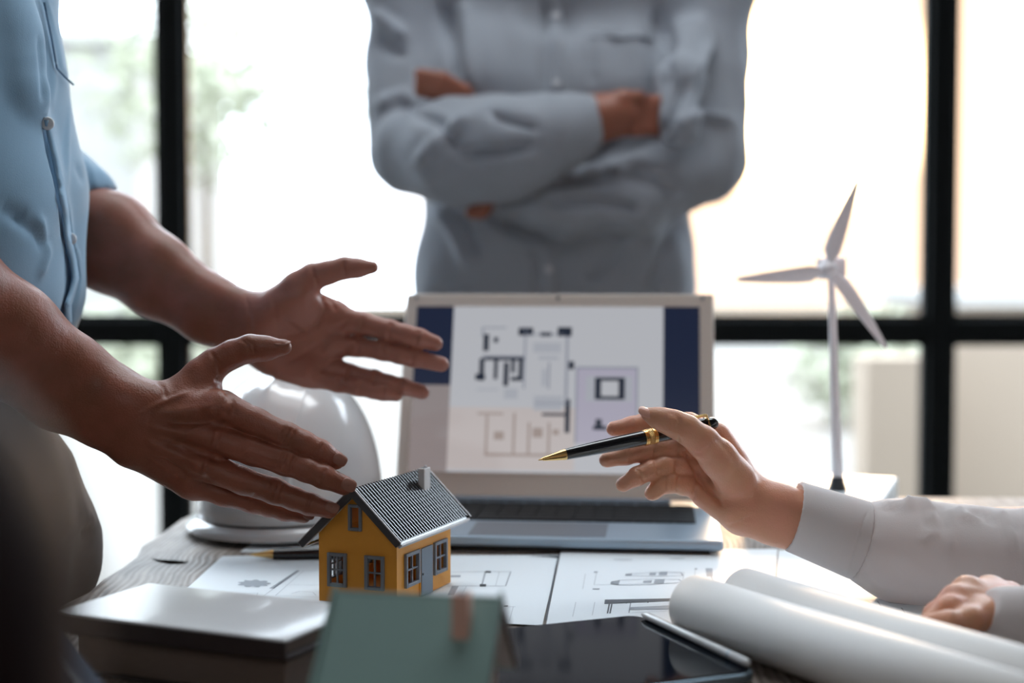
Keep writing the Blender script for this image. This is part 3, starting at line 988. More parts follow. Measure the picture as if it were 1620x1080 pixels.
def house(label, loc, rotz, Wg, L, ev, slope, sl, sr, f, f2, wallm, roofm, gable_wins, side_wins, door, chim, chimm, tiles, group):
    t = thing('model_house', label, 'model house', (loc[0], loc[1], TZ + loc[2]), rotz, group)
    apex = ev + Wg / 2 * slope
    th = 0.0022
    # hollow walls with real window openings
    outer = MB().prism([(0, 0, 0), (Wg, 0, 0), (Wg, 0, ev), (Wg / 2, 0, apex), (0, 0, ev)], (0, L, 0)).mesh('walls')
    cut = MB()
    a2 = ev + (Wg / 2 - th) * slope - th * 1.2
    cut.prism([(th, th, 0.0015), (Wg - th, th, 0.0015), (Wg - th, th, ev - th * .3), (Wg / 2, th, a2), (th, th, ev - th * .3)], (0, L - 2 * th, 0))
    me = boolean_cut(outer, cut.mesh('c'))
    cut = MB()
    for u0, u1, z0, z1, _ in gable_wins:
        cut.box((u0 * Wg, -0.01, z0), (u1 * Wg, L + .01, z1))
    me = boolean_cut(me, cut.mesh('c'))
    cut = MB()
    for u0, u1, z0, z1, _ in side_wins:
        cut.box((-0.01, u0 * L, z0), (Wg + 0.01, u1 * L, z1))
    if side_wins:
        me = boolean_cut(me, cut.mesh('c'))
    me.materials.clear()
    mesh_obj('walls', me, wallm, t)

    def window(axis, side, u0, u1, z0, z1, cross):
        fw = 0.0022 if not cross else 0.0026
        dep = 0.0022
        w = MB(); bars = MB()

        def bx(mb, a0, a1, b0, b1, d0, d1):
            if axis == 'g':
                y = 0 if side == 0 else L
                sgn = -1 if side == 0 else 1
                ys = sorted((y + sgn * d0, y + sgn * d1))
                mb.box((a0, ys[0], b0), (a1, ys[1], b1))
            else:
                x = Wg if side == 1 else 0
                sgn = 1 if side == 1 else -1
                xs = sorted((x + sgn * d0, x + sgn * d1))
                mb.box((xs[0], a0, b0), (xs[1], a1, b1))
        bx(w, u0 - fw * .6, u0 + fw * .4, z0 - fw * .6, z1 + fw * .6, -0.001, dep)
        bx(w, u1 - fw * .4, u1 + fw * .6, z0 - fw * .6, z1 + fw * .6, -0.001, dep)
        bx(w, u0 + fw * .4, u1 - fw * .4, z0 - fw * .6, z0 + fw * .4, -0.001, dep)
        bx(w, u0 + fw * .4, u1 - fw * .4, z1 - fw * .4, z1 + fw * .6, -0.001, dep)
        fo = w.build('window_frame', M['frame_grey'], t, 0.0003, 1)
        if cross:
            um, zm = (u0 + u1) / 2, (z0 + z1) / 2
            bx(bars, um - .0006, um + .0006, z0, z1, -0.0006, 0.0011)
            bx(bars, u0, u1, zm - .0006, zm + .0006, -0.0006, 0.0010)
            bars.build('glazing_bar', M['frame_grey'], fo)
    for u0, u1, z0, z1, cr in gable_wins:
        for s in (0, 1):
            window('g', s, u0 * Wg, u1 * Wg, z0, z1, cr)
    for u0, u1, z0, z1, cr in side_wins:
        for s in (0, 1):
            window('s', s, u0 * L, u1 * L, z0, z1, cr)
    if door:
        d = MB().box((Wg - 0.0005, door[0] * L, 0), (Wg + 0.0016, door[1] * L, door[2])).build('door', M['door_grey'], t, 0.0002, 1)
        MB().box((Wg + .0016, door[0] * L + .0012, door[2] * .45), (Wg + .0026, door[0] * L + .0024, door[2] * .49)).build('handle', M['frame_grey'], d)
        MB().box((Wg - .0002, door[0] * L - .0014, 0), (Wg + .0010, door[0] * L - .0001, door[2] + .0008)).build('door_jamb', wallm, t)
    # two roof slopes
    rt = 0.0022
    y0, y1 = -f, L + f2
    for sgn, so in ((-1, sl), (1, sr)):
        xe = Wg / 2 + sgn * (Wg / 2 + so)
        ze = ev - so * slope
        ridge = np.array([Wg / 2, 0, apex + .0002]); eave = np.array([xe, 0, ze + .0002])
        nv = np.array([sgn * slope, 0, 1.0]); nv /= np.linalg.norm(nv)
        rt_top = np.array([Wg / 2, 0, apex + .0002 + rt / nv[2]])
        poly = [ridge, eave, eave + nv * rt, rt_top]
        MB().prism([p + np.array([0, y0, 0]) for p in poly], (0, y1 - y0, 0)).build('roof_slope', roofm if not tiles else M['roof_dark'], t)
        ln = np.linalg.norm(eave - ridge)
        sv = (eave - ridge) / ln
        if tiles:
            mb = MB()
            rows, cols = 11, 27
            pl, pc = ln / rows, (y1 - y0 - 0.002) / cols
            for r in range(rows):
                for c in range(cols):
                    s0, s1 = r * pl, (r + 1.02) * pl
                    yc = y0 + 0.001 + (c + .5) * pc
                    prof = [(-.48 * pc, 0.0), (-.26 * pc, .0011), (-.10 * pc, .0013), (.10 * pc, .0013), (.46 * pc, 0.0)]
                    base = rt_top
                    vs = []
                    for (sq, lift) in ((s0, .0000), (s1, .0003)):
                        for dy, dz in prof:
                            p = base + sv * sq + nv * (dz + lift)
                            vs.append((p[0], yc + dy, p[2]))
                    vs += [tuple(np.array(vs[5]) - nv * .001), tuple(np.array(vs[9]) - nv * .001)]
                    mb.add(vs, [(i, i + 1, i + 6, i + 5) for i in range(4)] + [(5, 6, 7, 8, 9, 11, 10)])
            o = mb.build('roof_tiles', M['roof_dark'], t)
            o['kind'] = 'stuff'
        # fascia boards at both gables with a pale capping strip, gutter board along the eave
        for yy, s2 in ((y0, -1), (y1, 1)):
            q = [ridge - np.array([0, 0, .0028]), eave - nv * .0016 - sv * .0004, eave + nv * (rt + .0013), rt_top + np.array([0, 0, .0016])]
            MB().prism([p + np.array([0, yy, 0]) for p in q], (0, s2 * .0018, 0)).build('fascia_board', M['fascia'] if tiles else M['leather_edge'], t)
            q = [eave + nv * (rt + .0013), eave + nv * (rt + .0020), rt_top + np.array([0, 0, .0026]), rt_top + np.array([0, 0, .0016])]
            MB().prism([p + np.array([0, yy, 0]) for p in q], (0, s2 * .0016, 0)).build('capping', M['trim_white'] if tiles else roofm, t)
        q = [eave - nv * .0010, eave - nv * .0010 + sv * .0016, eave + nv * (rt + .0002) + sv * .0016, eave + nv * (rt + .0002)]
        MB().prism([p + np.array([0, y0 + .0005, 0]) for p in q], (0, y1 - y0 - .001, 0)).build('eaves_board', M['trim_white'] if tiles else roofm, t)
        q = [eave - nv * .0008, ridge - np.array([0, 0, .0012]), ridge, eave]
        MB().prism([p + np.array([0, L + .0002, 0]) for p in q], (0, f2 - .0004, 0)).build('soffit', M['soffit'], t)
        MB().prism([p + np.array([0, -f + .0002, 0]) for p in q], (0, f - .0004, 0)).build('soffit', M['soffit'], t)
    rp = MB()
    n = int((y1 - y0) / .004)
    if tiles:
        for i in range(n):
            rp.lathe((Wg / 2, y0 + i * .004, apex + .0020), (Wg / 2, y0 + i * .004 + .0043, apex + .0020), [(0, .0019), (.0043, .0015)], 10)
        rp.build('ridge_tiles', M['roof_dark'], t)
    else:
        rp.lathe((Wg / 2, y0, apex + .0018), (Wg / 2, y1, apex + .0018), [(0, .0014), (y1 - y0, .0014)], 10)
        rp.build('ridge_cap', roofm, t)
    if chim:
        cx, cy, hx, hy, zt = chim
        zb = apex - abs(cx - Wg / 2) * slope - hx * slope
        c = MB().box((cx - hx, cy - hy, zb), (cx + hx, cy + hy, zt)).build('chimney', chimm, t, 0.0003, 1)
        MB().box((cx - hx * .6, cy - hy * .6, zt), (cx + hx * .6, cy + hy * .6, zt + .0004)).build('flue', M['fascia'], c)
    return t


A = T(505, 954)
house('small orange model house with dark tiled roof and white chimney', (A[0], A[1], 0.0021), math.radians(-22),
      0.0654, 0.0955, 0.052, 0.97, 0.0105, 0.005, 0.007, 0.022, M['orange'], M['roof_dark'],
      [(.145, .345, .0135, .0360, True), (.625, .825, .0135, .0360, True), (.415, .545, .0565, .0735, False)],
      [(.145, .365, .0135, .0360, True), (.675, .885, .0135, .0360, True)], (.41, .62, .037),
      (0.0445, 0.091, 0.0028, 0.0056, 0.0915), M['chimney_white'], True, 'model houses')
house('blurred model house with plain green roof in the near foreground', (-0.0201, 0.6569, 0), math.radians(80),
      0.070, 0.062, 0.051, 1.0, 0.008, 0.008, 0.008, 0.013, M['beige'], M['green'],
      [(.2, .42, .015, .036, True), (.6, .82, .015, .036, True)], [(.2, .4, .015, .036, True)], (.55, .75, .037),
      (0.022, 0.0080, 0.0045, 0.0042, 0.0935), M['chimney_pink'], False, 'model houses')


# ------------------------------------------------------------------ pens
def pen(label, tip, end, up, m_from=0):
    tip, end = np.array(tip), np.array(end)
    t = thing('ballpoint_pen', label, 'pen', tip)
    Lp = np.linalg.norm(end - tip)
    w = (end - tip) / Lp
    P = lambda s: w * s
    up = np.array(up, float); up = up - (up @ w) * w; up /= np.linalg.norm(up)
    k = Lp / 0.135
    MB().lathe(P(0), P(.02 * k), [(0, .0004), (.0015 * k, .0006), (.003 * k, .0009), (.0032 * k, .0013), (.0185 * k, .0040), (.0198 * k, .0041)], 28).build('tip_cone', M['gold'], t)
    MB().lathe(P(0.0198 * k), P(1), [(0, .0041), (.02 * k, .0049), (.0405 * k, .0054), (.0585 * k, .0056)], 28).build('lower_barrel', M['lacquer'], t)
    rings = MB().lathe(P(.0780 * k), P(1), [(0, .0056), (.0002, .0061), (.0014, .0061), (.0016, .0057), (.0018, .0057), (.002, .0061), (.003, .0061), (.0032, .0057)], 28)
    rings.lathe(P(.0848 * k), P(1), [(0, .0057), (.0002, .0061), (.0012, .0061), (.0014, .0057), (.0016, .0057), (.0018, .0061), (.0028, .0061), (.003, .0056)], 28)
    rg = rings.build('gold_ring', M['gold'], t)
    MB().lathe(P(.0812 * k), P(1), [(0, .0058), (.0003, .0060), (.0034, .0060), (.0037, .0058)], 28).build('engraved_band', M['gold_etched'], t)
    MB().lathe(P(.0876 * k), P(1), [(0, .0056), (.025 * k, .0056), (.040 * k, .0052), (.0445 * k, .0046), (.0465 * k, .0036), (.0474 * k, .0018), (.0476 * k, .0002)], 28).build('upper_barrel', M['lacquer'], t)
    MB().lathe(P(.1262 * k), P(1), [(0, .0054), (.0003, .0058), (.0013, .0058), (.0016, .0053)], 28).build('clip_ring', M['gold'], t)
    side = np.cross(w, up)
    c = MB()
    prev = None
    for s, h, hw in ((.1268, .0056, .0016), (.1264, .0082, .0016), (.1235, .0086, .0017), (.110, .0082, .0014), (.098, .0070, .0012), (.0955, .0061, .0013)):
        q = P(s * k) + up * h
        if prev is not None:
            a = (q - prev[0]); ln = np.linalg.norm(a); a /= ln
            nn = np.cross(a, side)
            c.obox((q + prev[0]) / 2, a * (ln / 2 + .0003), side * hw, nn * .0005)
        prev = (q, hw)
    c.build('clip', M['gold'], t, 0.0002, 1)
    return t


PT, PE = W(852, 727.5, 1.035), W(1135, 668, 1.075)
pen('black ballpoint pen with gold trim held in the hand on the right', PT, PE, (-.1, -.45, 1))
lp = T(395, 877, .0062)
pen('black ballpoint pen with gold tip lying behind the orange house', lp, lp + np.array([0.137, 0.012, 0.0]), (0, 0.6, 1))

# ------------------------------------------------------------------ laptop
HL = T(620, 800, .012); HR = T(1128, 803, .012)
lw = 0.331
hc = np.array([(875 - 810) / FPX * 1.456, 1.456])
lap = thing('laptop', 'open silver laptop showing a floor plan behind the houses', 'laptop', (hc[0], hc[1], TZ + 0.0026), math.radians(-6))
bd = 0.203
b_ = MB().box((-lw / 2, -bd, 0.003), (lw / 2, 0.004, 0.0125)).build('base', M['alu'], lap, 0.003, 3)
MB().box((-lw / 2 + .012, -bd + .004, 0.0), (lw / 2 - .012, -0.01, 0.003)).build('underside', M['rubber'], lap)
kb = MB().box((-lw / 2 + .022, -.118, .0122), (lw / 2 - .022, -.012, .0127)).build('keyboard_deck', M['key'], lap)
km = MB().box((-.0085, -.0078, 0), (.0085, .0078, .0012)).mesh('key')
km.materials.append(M['key'])
for r in range(6):
    nk = 15
    for c in range(nk):
        if r == 5 and 4 <= c <= 8:
            if c != 6:
                continue
            ko = mesh_obj('key', MB().box((-.045, -.0078, 0), (.045, .0078, .0012)).mesh('key'), M['key'], kb)
        else:
            ko = mesh_obj('key', km, None, kb)
        ko.location = (-lw / 2 + .033 + c * (lw - .066) / (nk - 1), -.022 - r * .0172, .0127)
MB().box((-.062, -.195, .0124), (.062, -.126, .0128)).build('touchpad', M['alu_dark'], lap, .0002, 1)
lid = bpy.data.objects.new('lid', None)
LH = 0.222
tilt = math.radians(19)
S0 = np.array([0, -0.002, .0125]); SU = np.array([0, math.sin(tilt), math.cos(tilt)]); SN = np.array([0, -math.cos(tilt), math.sin(tilt)]); SX = np.array([1.0, 0, 0])
bpy.data.objects.remove(lid)


def LP_(x, z, o=0.0):
    return S0 + SX * x + SU * z + SN * o


lid = MB().obox(LP_(0, LH / 2 + .004, -.0035), SX * lw / 2, SU * LH / 2, SN * .003).build('lid', M['silver_lid'], lap, .0025, 3)
MB().lathe(LP_(-.12, .002, -.004), LP_(.12, .002, -.004), [(0, .0045), (.24, .0045)], 16).build('hinge', M['alu_dark'], lap)
MB().lathe(LP_(0, LH - .001, -.0006), LP_(0, LH - .001, .0004), [(0, .0022), (.001, .002)], 14).build('webcam', M['rubber'], lid)
for sx in (-1, 1):
    MB().lathe(LP_(sx * (lw / 2 - .012), LH - .001, -.0006), LP_(sx * (lw / 2 - .012), LH - .001, .0006), [(0, .002), (.0012, .0018)], 12).build('rubber_dot', M['alu_dark'], lid)
# screen: picture points of the display map to lid coordinates
sx0, sx1, sz0, sz1 = -lw / 2 + .013, lw / 2 - .015, .030, LH - .011
MB().obox(LP_((sx0 + sx1) / 2, (sz0 + sz1) / 2, -.0002), SX * (sx1 - sx0) / 2, SU * (sz1 - sz0) / 2, SN * .0004).build('screen', M['screen_reflect'], lid)
scr = [c for c in lid.children if c.name.startswith('screen')][0]


def SC(px, py):
    """picture point -> point on the display (display spans 640..1103 by 514..764 in the picture)"""
    u = (px - 640) / 463; v = (764 - py) / 250
    return sx0 + u * (sx1 - sx0), sz0 + v * (sz1 - sz0)


scr_parts = {}


def sbox(m, x0, y0, x1, y1, o=0.0005):
    b = scr_parts.setdefault((m, o), MB())
    a = SC(x0, y0); c = SC(x1, y1)
    b.quad(LP_(a[0], c[1], o), LP_(c[0], c[1], o), LP_(c[0], a[1], o), LP_(a[0], a[1], o))


sbox('screen_navy', 640, 514, 702, 635); sbox('screen_navy', 1045, 514, 1103, 764)
sbox('screen_page', 702, 514, 1045, 764)
sbox('screen_warm', 702, 668, 905, 760, .0006)
sbox('screen_lilac', 905, 606, 1005, 720, .0006)
O = .0008
for r in [(752, 546, 790, 548), (752, 590, 822, 593), (750, 546, 753, 560), (888, 560, 892, 660), (820, 545, 823, 640), (826, 556, 886, 558),
          (905, 606, 1005, 609), (1002, 606, 1005, 720), (905, 606, 908, 720), (860, 600, 863, 640), (840, 660, 895, 663)]:
    sbox('screen_mid', *r, O)
for r in [(753, 557, 762, 583), (770, 562, 777, 570), (748, 594, 756, 628), (742, 618, 758, 627), (756, 592, 820, 597), (772, 596, 778, 626),
          (788, 600, 796, 636), (800, 596, 806, 616), (812, 596, 819, 628), (800, 622, 818, 628),
          (810, 547, 834, 559), (846, 554, 864, 560), (874, 546, 897, 560), (889, 655, 897, 705), (893, 598, 902, 610), (852, 676, 890, 680)]:
    sbox('screen_dark', *r, O)
# car drawn in the garage
for r in [(936, 624, 946, 653), (974, 626, 984, 653), (936, 622, 984, 627), (936, 650, 984, 655), (938, 684, 948, 700), (934, 694, 956, 700)]:
    sbox('screen_dark', *r, O)
sbox('screen_faint', 922, 620, 996, 658, .0007); sbox('screen_page', 946, 627, 974, 650, .0009)
for r in [(762, 680, 766, 740), (762, 736, 895, 740), (748, 676, 790, 679), (806, 676, 810, 738), (830, 690, 834, 738), (862, 690, 866, 738), (776, 704, 792, 716), (838, 698, 854, 712), (870, 700, 880, 708)]:
    sbox('screen_brown', *r, O)
for r in [(745, 640, 780, 643), (790, 640, 812, 655), (835, 570, 880, 585), (844, 590, 876, 596), (850, 610, 858, 636), (838, 650, 884, 672)]:
    sbox('screen_faint', *r, O)
for (m, o), b in scr_parts.items():
    b.build('plan_drawing' if o > .0005 else 'screen_page', M[m], scr)['kind'] = 'stuff'

# ------------------------------------------------------------------ hard hat
hp = np.array([-0.2185, 1.40])
hat = thing('hard_hat', 'glossy white hard hat on the table behind the two open hands', 'hard hat', (hp[0], hp[1], TZ + .0005), math.radians(82))
vs, fs = [], []
nu, nv_ = 64, 22
for j in range(nv_ + 1):
    ph = (PI / 2) * j / nv_
    for i in range(nu):
        th = 2 * PI * i / nu
        r = math.cos(ph) ** 0.8
        ridge = 1 + 0.035 * math.exp(-((math.sin(th)) / 0.16) ** 2) * math.sin(ph * 1.0)
        z = .018 + .135 * math.sin(ph) ** 0.92
        vs.append((.113 * r * math.cos(th), .089 * r * math.sin(th), z * ridge))
for j in range(nv_):
    for i in range(nu):
        k = (i + 1) % nu
        fs.append((j * nu + i, j * nu + k, (j + 1) * nu + k, (j + 1) * nu + i))
sh = MB().add(vs, fs, True).build('shell', M['helmet'], hat)
sd = sh.modifiers.new('solid', 'SOLIDIFY'); sd.thickness = .003
# three moulded ribs over the crown
for off in (-.028, 0, .028):
    pts = []
    for j in range(25):
        a = math.radians(20 + 140 * j / 24)
        x = .111 * math.cos(a); yy = off
        zz = .018 + .135 * math.sqrt(max(0, 1 - (x / .113) ** 2 - (yy / .089) ** 2)) ** 0.92
        pts.append((x, yy, zz + .001))
    MB().tube(pts, .0045, 10).build('rib', M['helmet'], hat)
vs, fs = [], []
for j, (e, z) in enumerate(((0.0, .022), (.005, .0195), (.010, .014), (.0097, .0112), (.004, .016), (-.002, .018))):
    for i in range(nu):
        th = 2 * PI * i / nu
        peak = 1 + 2.6 * max(0, math.cos(th)) ** 3
        ee = e * peak
        vs.append(((.113 + ee) * math.cos(th), (.089 + ee) * math.sin(th), z - .5 * max(0, ee - .015) * .3 - .006))
for j in range(5):
    for i in range(nu):
        k = (i + 1) % nu
        fs.append((j * nu + i, j * nu + k, (j + 1) * nu + k, (j + 1) * nu + i))
MB().add(vs, fs, True).build('brim', M['helmet'], hat)
MB().lathe((0, 0, 0), (0, 0, .02), [(0, .075), (.018, .077), (.02, .076)], 40).build('inner_band', M['helmet_band'], hat)

# ------------------------------------------------------------------ wind turbine model
tb = T(1325, 775, .030)
tur = thing('wind_turbine_model', 'small white wind turbine model standing in front of the right window', 'turbine model', (tb[0], tb[1], TZ))
bu, bv = np.array([.94, -.34]), np.array([.34, .94])
b0 = np.array([.088, .098]) - bu * .13 - bv * .20
base = MB().prism([(*(b0 + bu * a + bv * b), 0) for a, b in ((0, 0), (.13, 0), (.13, .20), (0, .20))], (0, 0, .030)).build('base_plate', M['turbine_base'], tur, .003)
for a in (.025, .085):
    MB().prism([(*(b0 + bu * (a + p) + bv * (.145 + q)), .0302) for p, q in ((0, 0), (.028, 0), (.028, .005), (0, .005))], (0, 0, .0004)).build('stripe', M['alu_dark'], base)


D_T = tb[1]


def TL(px, py, d=None):
    p = W(px, py, d or D_T)
    return np.array([p[0] - tb[0], p[1] - tb[1], p[2] - TZ])


foot = TL(1325, 773)
MB().lathe((foot[0], foot[1], .030), (foot[0], foot[1], .044), [(0, .010), (.006, .008), (.014, .0060)], 20).build('foot', M['turbine_foot'], tur)
MB().tube([(foot[0], foot[1], .044), TL(1321, 640), TL(1315, 430)], [.0056, .0047, .0035], 18).build('tower', M['turbine'], tur)
hub = TL(1313, 426)
MB().obox(hub + np.array([.004, .014, .001]), (.0112, .0, 0), (0, .020, 0), (0, 0, .0112)).build('nacelle', M['turbine'], tur, .003, 3)
hb = hub + np.array([-.004, -.014, 0])
MB().lathe(hb + np.array([0, .008, 0]), hb - np.array([0, .010, 0]), [(0, .009), (.008, .009), (.014, .006), (.018, .001)], 20).build('hub', M['turbine'], tur)
for (ex, ey) in ((1166, 441), (1358, 286), (1402, 552)):
    e = TL(ex, ey, D_T - .012); s = hb
    ax = (e - s) / np.linalg.norm(e - s); Lb = np.linalg.norm(e - s)
    sd_ = np.cross(ax, [0, 1.0, 0]); sd_ /= np.linalg.norm(sd_)
    vs, fs = [], []
    st = [(0.0, .0035, .0030), (.08, .0038, .0030), (.2, .0085, .0022), (.35, .0080, .0018), (.7, .0050, .0013), (.97, .0022, .0008), (1, .0008, .0004)]
    for t_, hw, ht in st:
        c = s + ax * Lb * t_
        tw = math.radians(28 * (1 - t_))
        d1 = sd_ * math.cos(tw) + np.array([0, 1, 0]) * math.sin(tw); d2 = np.cross(ax, d1)
        for i in range(10):
            a = 2 * PI * i / 10
            vs.append(c + d1 * (hw * math.cos(a) + hw * .35) + d2 * ht * math.sin(a))
    for j in range(len(st) - 1):
        for i in range(10):
            k = (i + 1) % 10
            fs.append((j * 10 + i, j * 10 + k, (j + 1) * 10 + k, (j + 1) * 10 + i))
    fs += [tuple(range(9, -1, -1)), tuple((len(st) - 1) * 10 + i for i in range(10))]
    MB().add(vs, fs, True).build('blade', M['turbine'], tur)

# ------------------------------------------------------------------ notebook stack, pencil case
ang = math.radians(156)
F0 = np.array([-.129, .799]); du = np.array([math.cos(ang), math.sin(ang)]); dv = np.array([math.cos(ang - PI / 2), math.sin(ang - PI / 2)])
LN, WN = .168, .092


def slab(c0, u, v, lu, lv, z0, z1, inset=0.0):
    q = [c0 + u * inset + v * inset, c0 + u * (lu - inset) + v * inset, c0 + u * (lu - inset) + v * (lv - inset), c0 + u * inset + v * (lv - inset)]
    return MB().prism([(*p, z0) for p in q], (0, 0, z1 - z0))


nb = thing('notebook', 'brown leather notebook with glossy cover, topmost of its stack', 'notebook', (*F0, TZ + .028), 0, 'books stacked at the left')
Z2 = np.array([0.0, 0.0])
slab(Z2, du, dv, LN, WN, .0095, .012).build('cover', M['cover'], nb, .0012, 2)
slab(Z2, du, dv, LN, WN, 0, .0022).build('cover', M['leather_edge'], nb, .0008, 2)
slab(Z2, du, dv, LN, WN, .0022, .0095, .0035).build('pages', M['pages'], nb)
slab(Z2, du, dv, LN, .003, .0005, .0115).build('spine', M['leather_edge'], nb, .001, 2)
pl_ = thing('planner', 'thick dark brown planner lying under the leather notebook', 'planner', (*(F0 + du * .004 + dv * .008), TZ), 0, 'books stacked at the left')
slab(Z2, du, dv, LN - .01, WN - .008, .0245, .0278).build('cover', M['planner'], pl_, .001, 2)
slab(Z2, du, dv, LN - .01, WN - .008, 0.0002, .003).build('cover', M['planner'], pl_, .001, 2)
slab(Z2, du, dv, LN - .01, WN - .008, .003, .0245, .004).build('pages', M['pages'], pl_)
ce = T(58, 975, .05); cs = T(135, 1085, .05)
cdir = (cs - ce)[:2]; cdir /= np.linalg.norm(cdir)
cn = np.array([-cdir[1], cdir[0]])
pc0 = ce[:2] - cn * .014
pcs = thing('pencil_case', 'blue-grey pencil case beside the notebook in the lower left corner', 'case', (*(pc0 + cdir * .1), TZ))
slab(-cdir * .1 + Z2, cdir, cn, .2, .026, 0.0, .05).build('body', M['case_blue'], pcs, .006, 4)
slab(-cdir * .095 + cn * .0115, cdir, cn, .19, .003, .0498, .051).build('zip', M['zip'], pcs)

# ------------------------------------------------------------------ tablet with stylus
tc = T(1020, 975, .007)[:2] + np.array([-.004, .0])
te = T(1205, 1062, .007)[:2] + np.array([-.004, .0])
tu = (te - tc); tu /= np.linalg.norm(tu)
tv = np.array([tu[1], -tu[0]])
if tv[0] > 0:
    tv = -tv
tbl = thing('tablet', 'black glossy tablet with metal rim between green house and rolls', 'tablet', (*tc, TZ + .0024))


def rrect(u0, u1, v0, v1, r, n=8):
    pts = []
    for (cu, cv, a0) in ((u0 + r, v0 + r, 180), (u1 - r, v0 + r, 270), (u1 - r, v1 - r, 0), (u0 + r, v1 - r, 90)):
        for i in range(n + 1):
            a = math.radians(a0 + 90 * i / n)
            pts.append(tu * (cu + r * math.cos(a)) + tv * (cv + r * math.sin(a)))
    return pts


TLn, TWd = .158, .225
MB().prism([(*p, 0) for p in rrect(0, TLn, 0, TWd, .012)], (0, 0, .0058)).build('body', M['tablet_frame'], tbl, .0012, 2)
MB().prism([(*p, .0056) for p in rrect(.0022, TLn - .0022, .0022, TWd - .0022, .0105)], (0, 0, .0010)).build('screen', M['tablet_glass'], tbl, .0003, 1)
q0 = tc + tu * .012 + tv * .0035; q1 = tc + tu * .150 + tv * .0035
sty = thing('stylus', 'slim pale stylus lying along the right edge of the tablet', 'stylus', (*q0, TZ + .0024 + .0066 + .0028))
d_ = q1 - q0; Ls = np.linalg.norm(d_)
MB().lathe((0, 0, 0), (*d_, 0), [(0, .0012), (.004, .0022), (.008, .0028), (Ls - .004, .0028), (Ls - .001, .0022), (Ls, .001)], 20).build('barrel', M['stylus'], sty)
MB().lathe((*(d_ * (1 - .022 / Ls)), 0), (*d_, 0), [(0, .00284), (.0016, .00284)], 20).build('band', M['alu'], sty)


# ------------------------------------------------------------------ rolled drawings
def roll(label, end, dirv, r, length):
    t = thing('paper_roll', label, 'paper roll', (*end, TZ + .0022), 0, 'rolled drawings')
    w = np.array([*dirv, 0.0]); w /= np.linalg.norm(w)
    s = np.array([w[1], -w[0], 0.0])
    n = 110; turns = 2.6
    vs, fs = [], []
    for e, ln in ((0, 0.0), (1, length)):
        for i in range(n + 1):
            a = 2 * PI * turns * i / n
            rr = r * (1 - 0.20 * i / n)
            p = w * ln + s * rr * math.cos(a - 1.2) + np.array([0, 0, r + rr * math.sin(a - 1.2)])
            vs.append(p)
    for i in range(n):
        fs.append((i, i + 1, n + 2 + i, n + 1 + i))
    o = MB().add(vs, fs, True).build('sheet', M['roll'], t)
    md = o.modifiers.new('solid', 'SOLIDIFY'); md.thickness = .00035; md.offset = -1
    return t


rd = np.array([.114, -.202])
roll('rolled white drawing nearest the tablet', (.1235, .958), rd, .021, .42)
roll('rolled white drawing farther from the tablet, beside the resting hand', (.1235 + .0376, .958 + .0212), rd, .0212, .42)


# ------------------------------------------------------------------ chair
def chair(label, loc, rz, edge):
    t = thing('chair', label, 'chair', loc, rz, None)
    # local: back towards -y, seat towards +y; half width .225
    hw = .225
    vs, fs = [], []
    n = 16
    bk = Field((-.26, -.06, .50), (.26, .09, 1.0), .008)
    for i in range(9):
        z = .56 + .40 * i / 8
        bk.cone((-hw + .05, .02 * math.cos(i / 8 * PI), z), (hw - .05, .02 * math.cos(i / 8 * PI), z), .038, .038, .03)
    V, Fq = bk.surface()
    V = relax(V, Fq, 2)
    mesh_obj('backrest', np_mesh('backrest', [(V, Fq)]), M['leather'], t)
    MB().box((-hw, 0, .42), (hw, .46, .50)).build('seat', M['leather'], t, .03, 4)
    for sx in (-1, 1):
        MB().box((sx * .18 - .012, -.02, .45), (sx * .18 + .012, .0, .62)).build('bracket', M['steel_black'], t)
        for y in (.04, .42):
            MB().lathe((sx * .2, y, .012), (sx * .19, y, .43), [(0, .014), (.43, .018)], 14).build('leg', M['wood_dark'], t)
    return t


chair('dark brown leather chair back, out of focus at the left edge', (-.282, .245, -.012), 0, None)


# ------------------------------------------------------------------ people
def head_field(c, face, res=.005, beard=False):
    """head at c looking along the horizontal unit vector face"""
    f = np.array([face[0], face[1], 0.0]); f /= np.linalg.norm(f)
    s = np.array([-f[1], f[0], 0.0]); u = np.array([0, 0, 1.0])
    P = lambda a, b, z: np.array(c) + f * a + s * b + u * z
    H = Field(np.array(c) - .16, np.array(c) + np.array([.16, .16, .17]), res)
    R = np.array([f, s, u])
    H.ell(P(-.012, 0, .03), (.098, .076, .098), .0, R)
    H.ell(P(.03, 0, -.045), (.062, .055, .072), .03, R)
    H.cone(P(.055, 0, -.092), P(.05, 0, -.085), .026, .03, .03)
    H.cone(P(.088, 0, .018), P(.108, 0, -.022), .010, .013, .014)
    H.cone(P(.082, -.03, .03), P(.082, .03, .03), .012, .012, .016)
    H.cone(P(.086, -.018, -.058), P(.086, .018, -.058), .007, .007, .008)
    for e in (-1, 1):
        H.ell(P(-.005, e * .078, 0), (.018, .008, .032), .006, R)
        H.cone(P(.088, e * .031, .008), P(.094, e * .031, .008), .011, .011, .006, None, True)
        H.cone(P(.06, e * .045, -.02), P(.055, e * .045, -.025), .018, .018, .02)
    return H, P, R


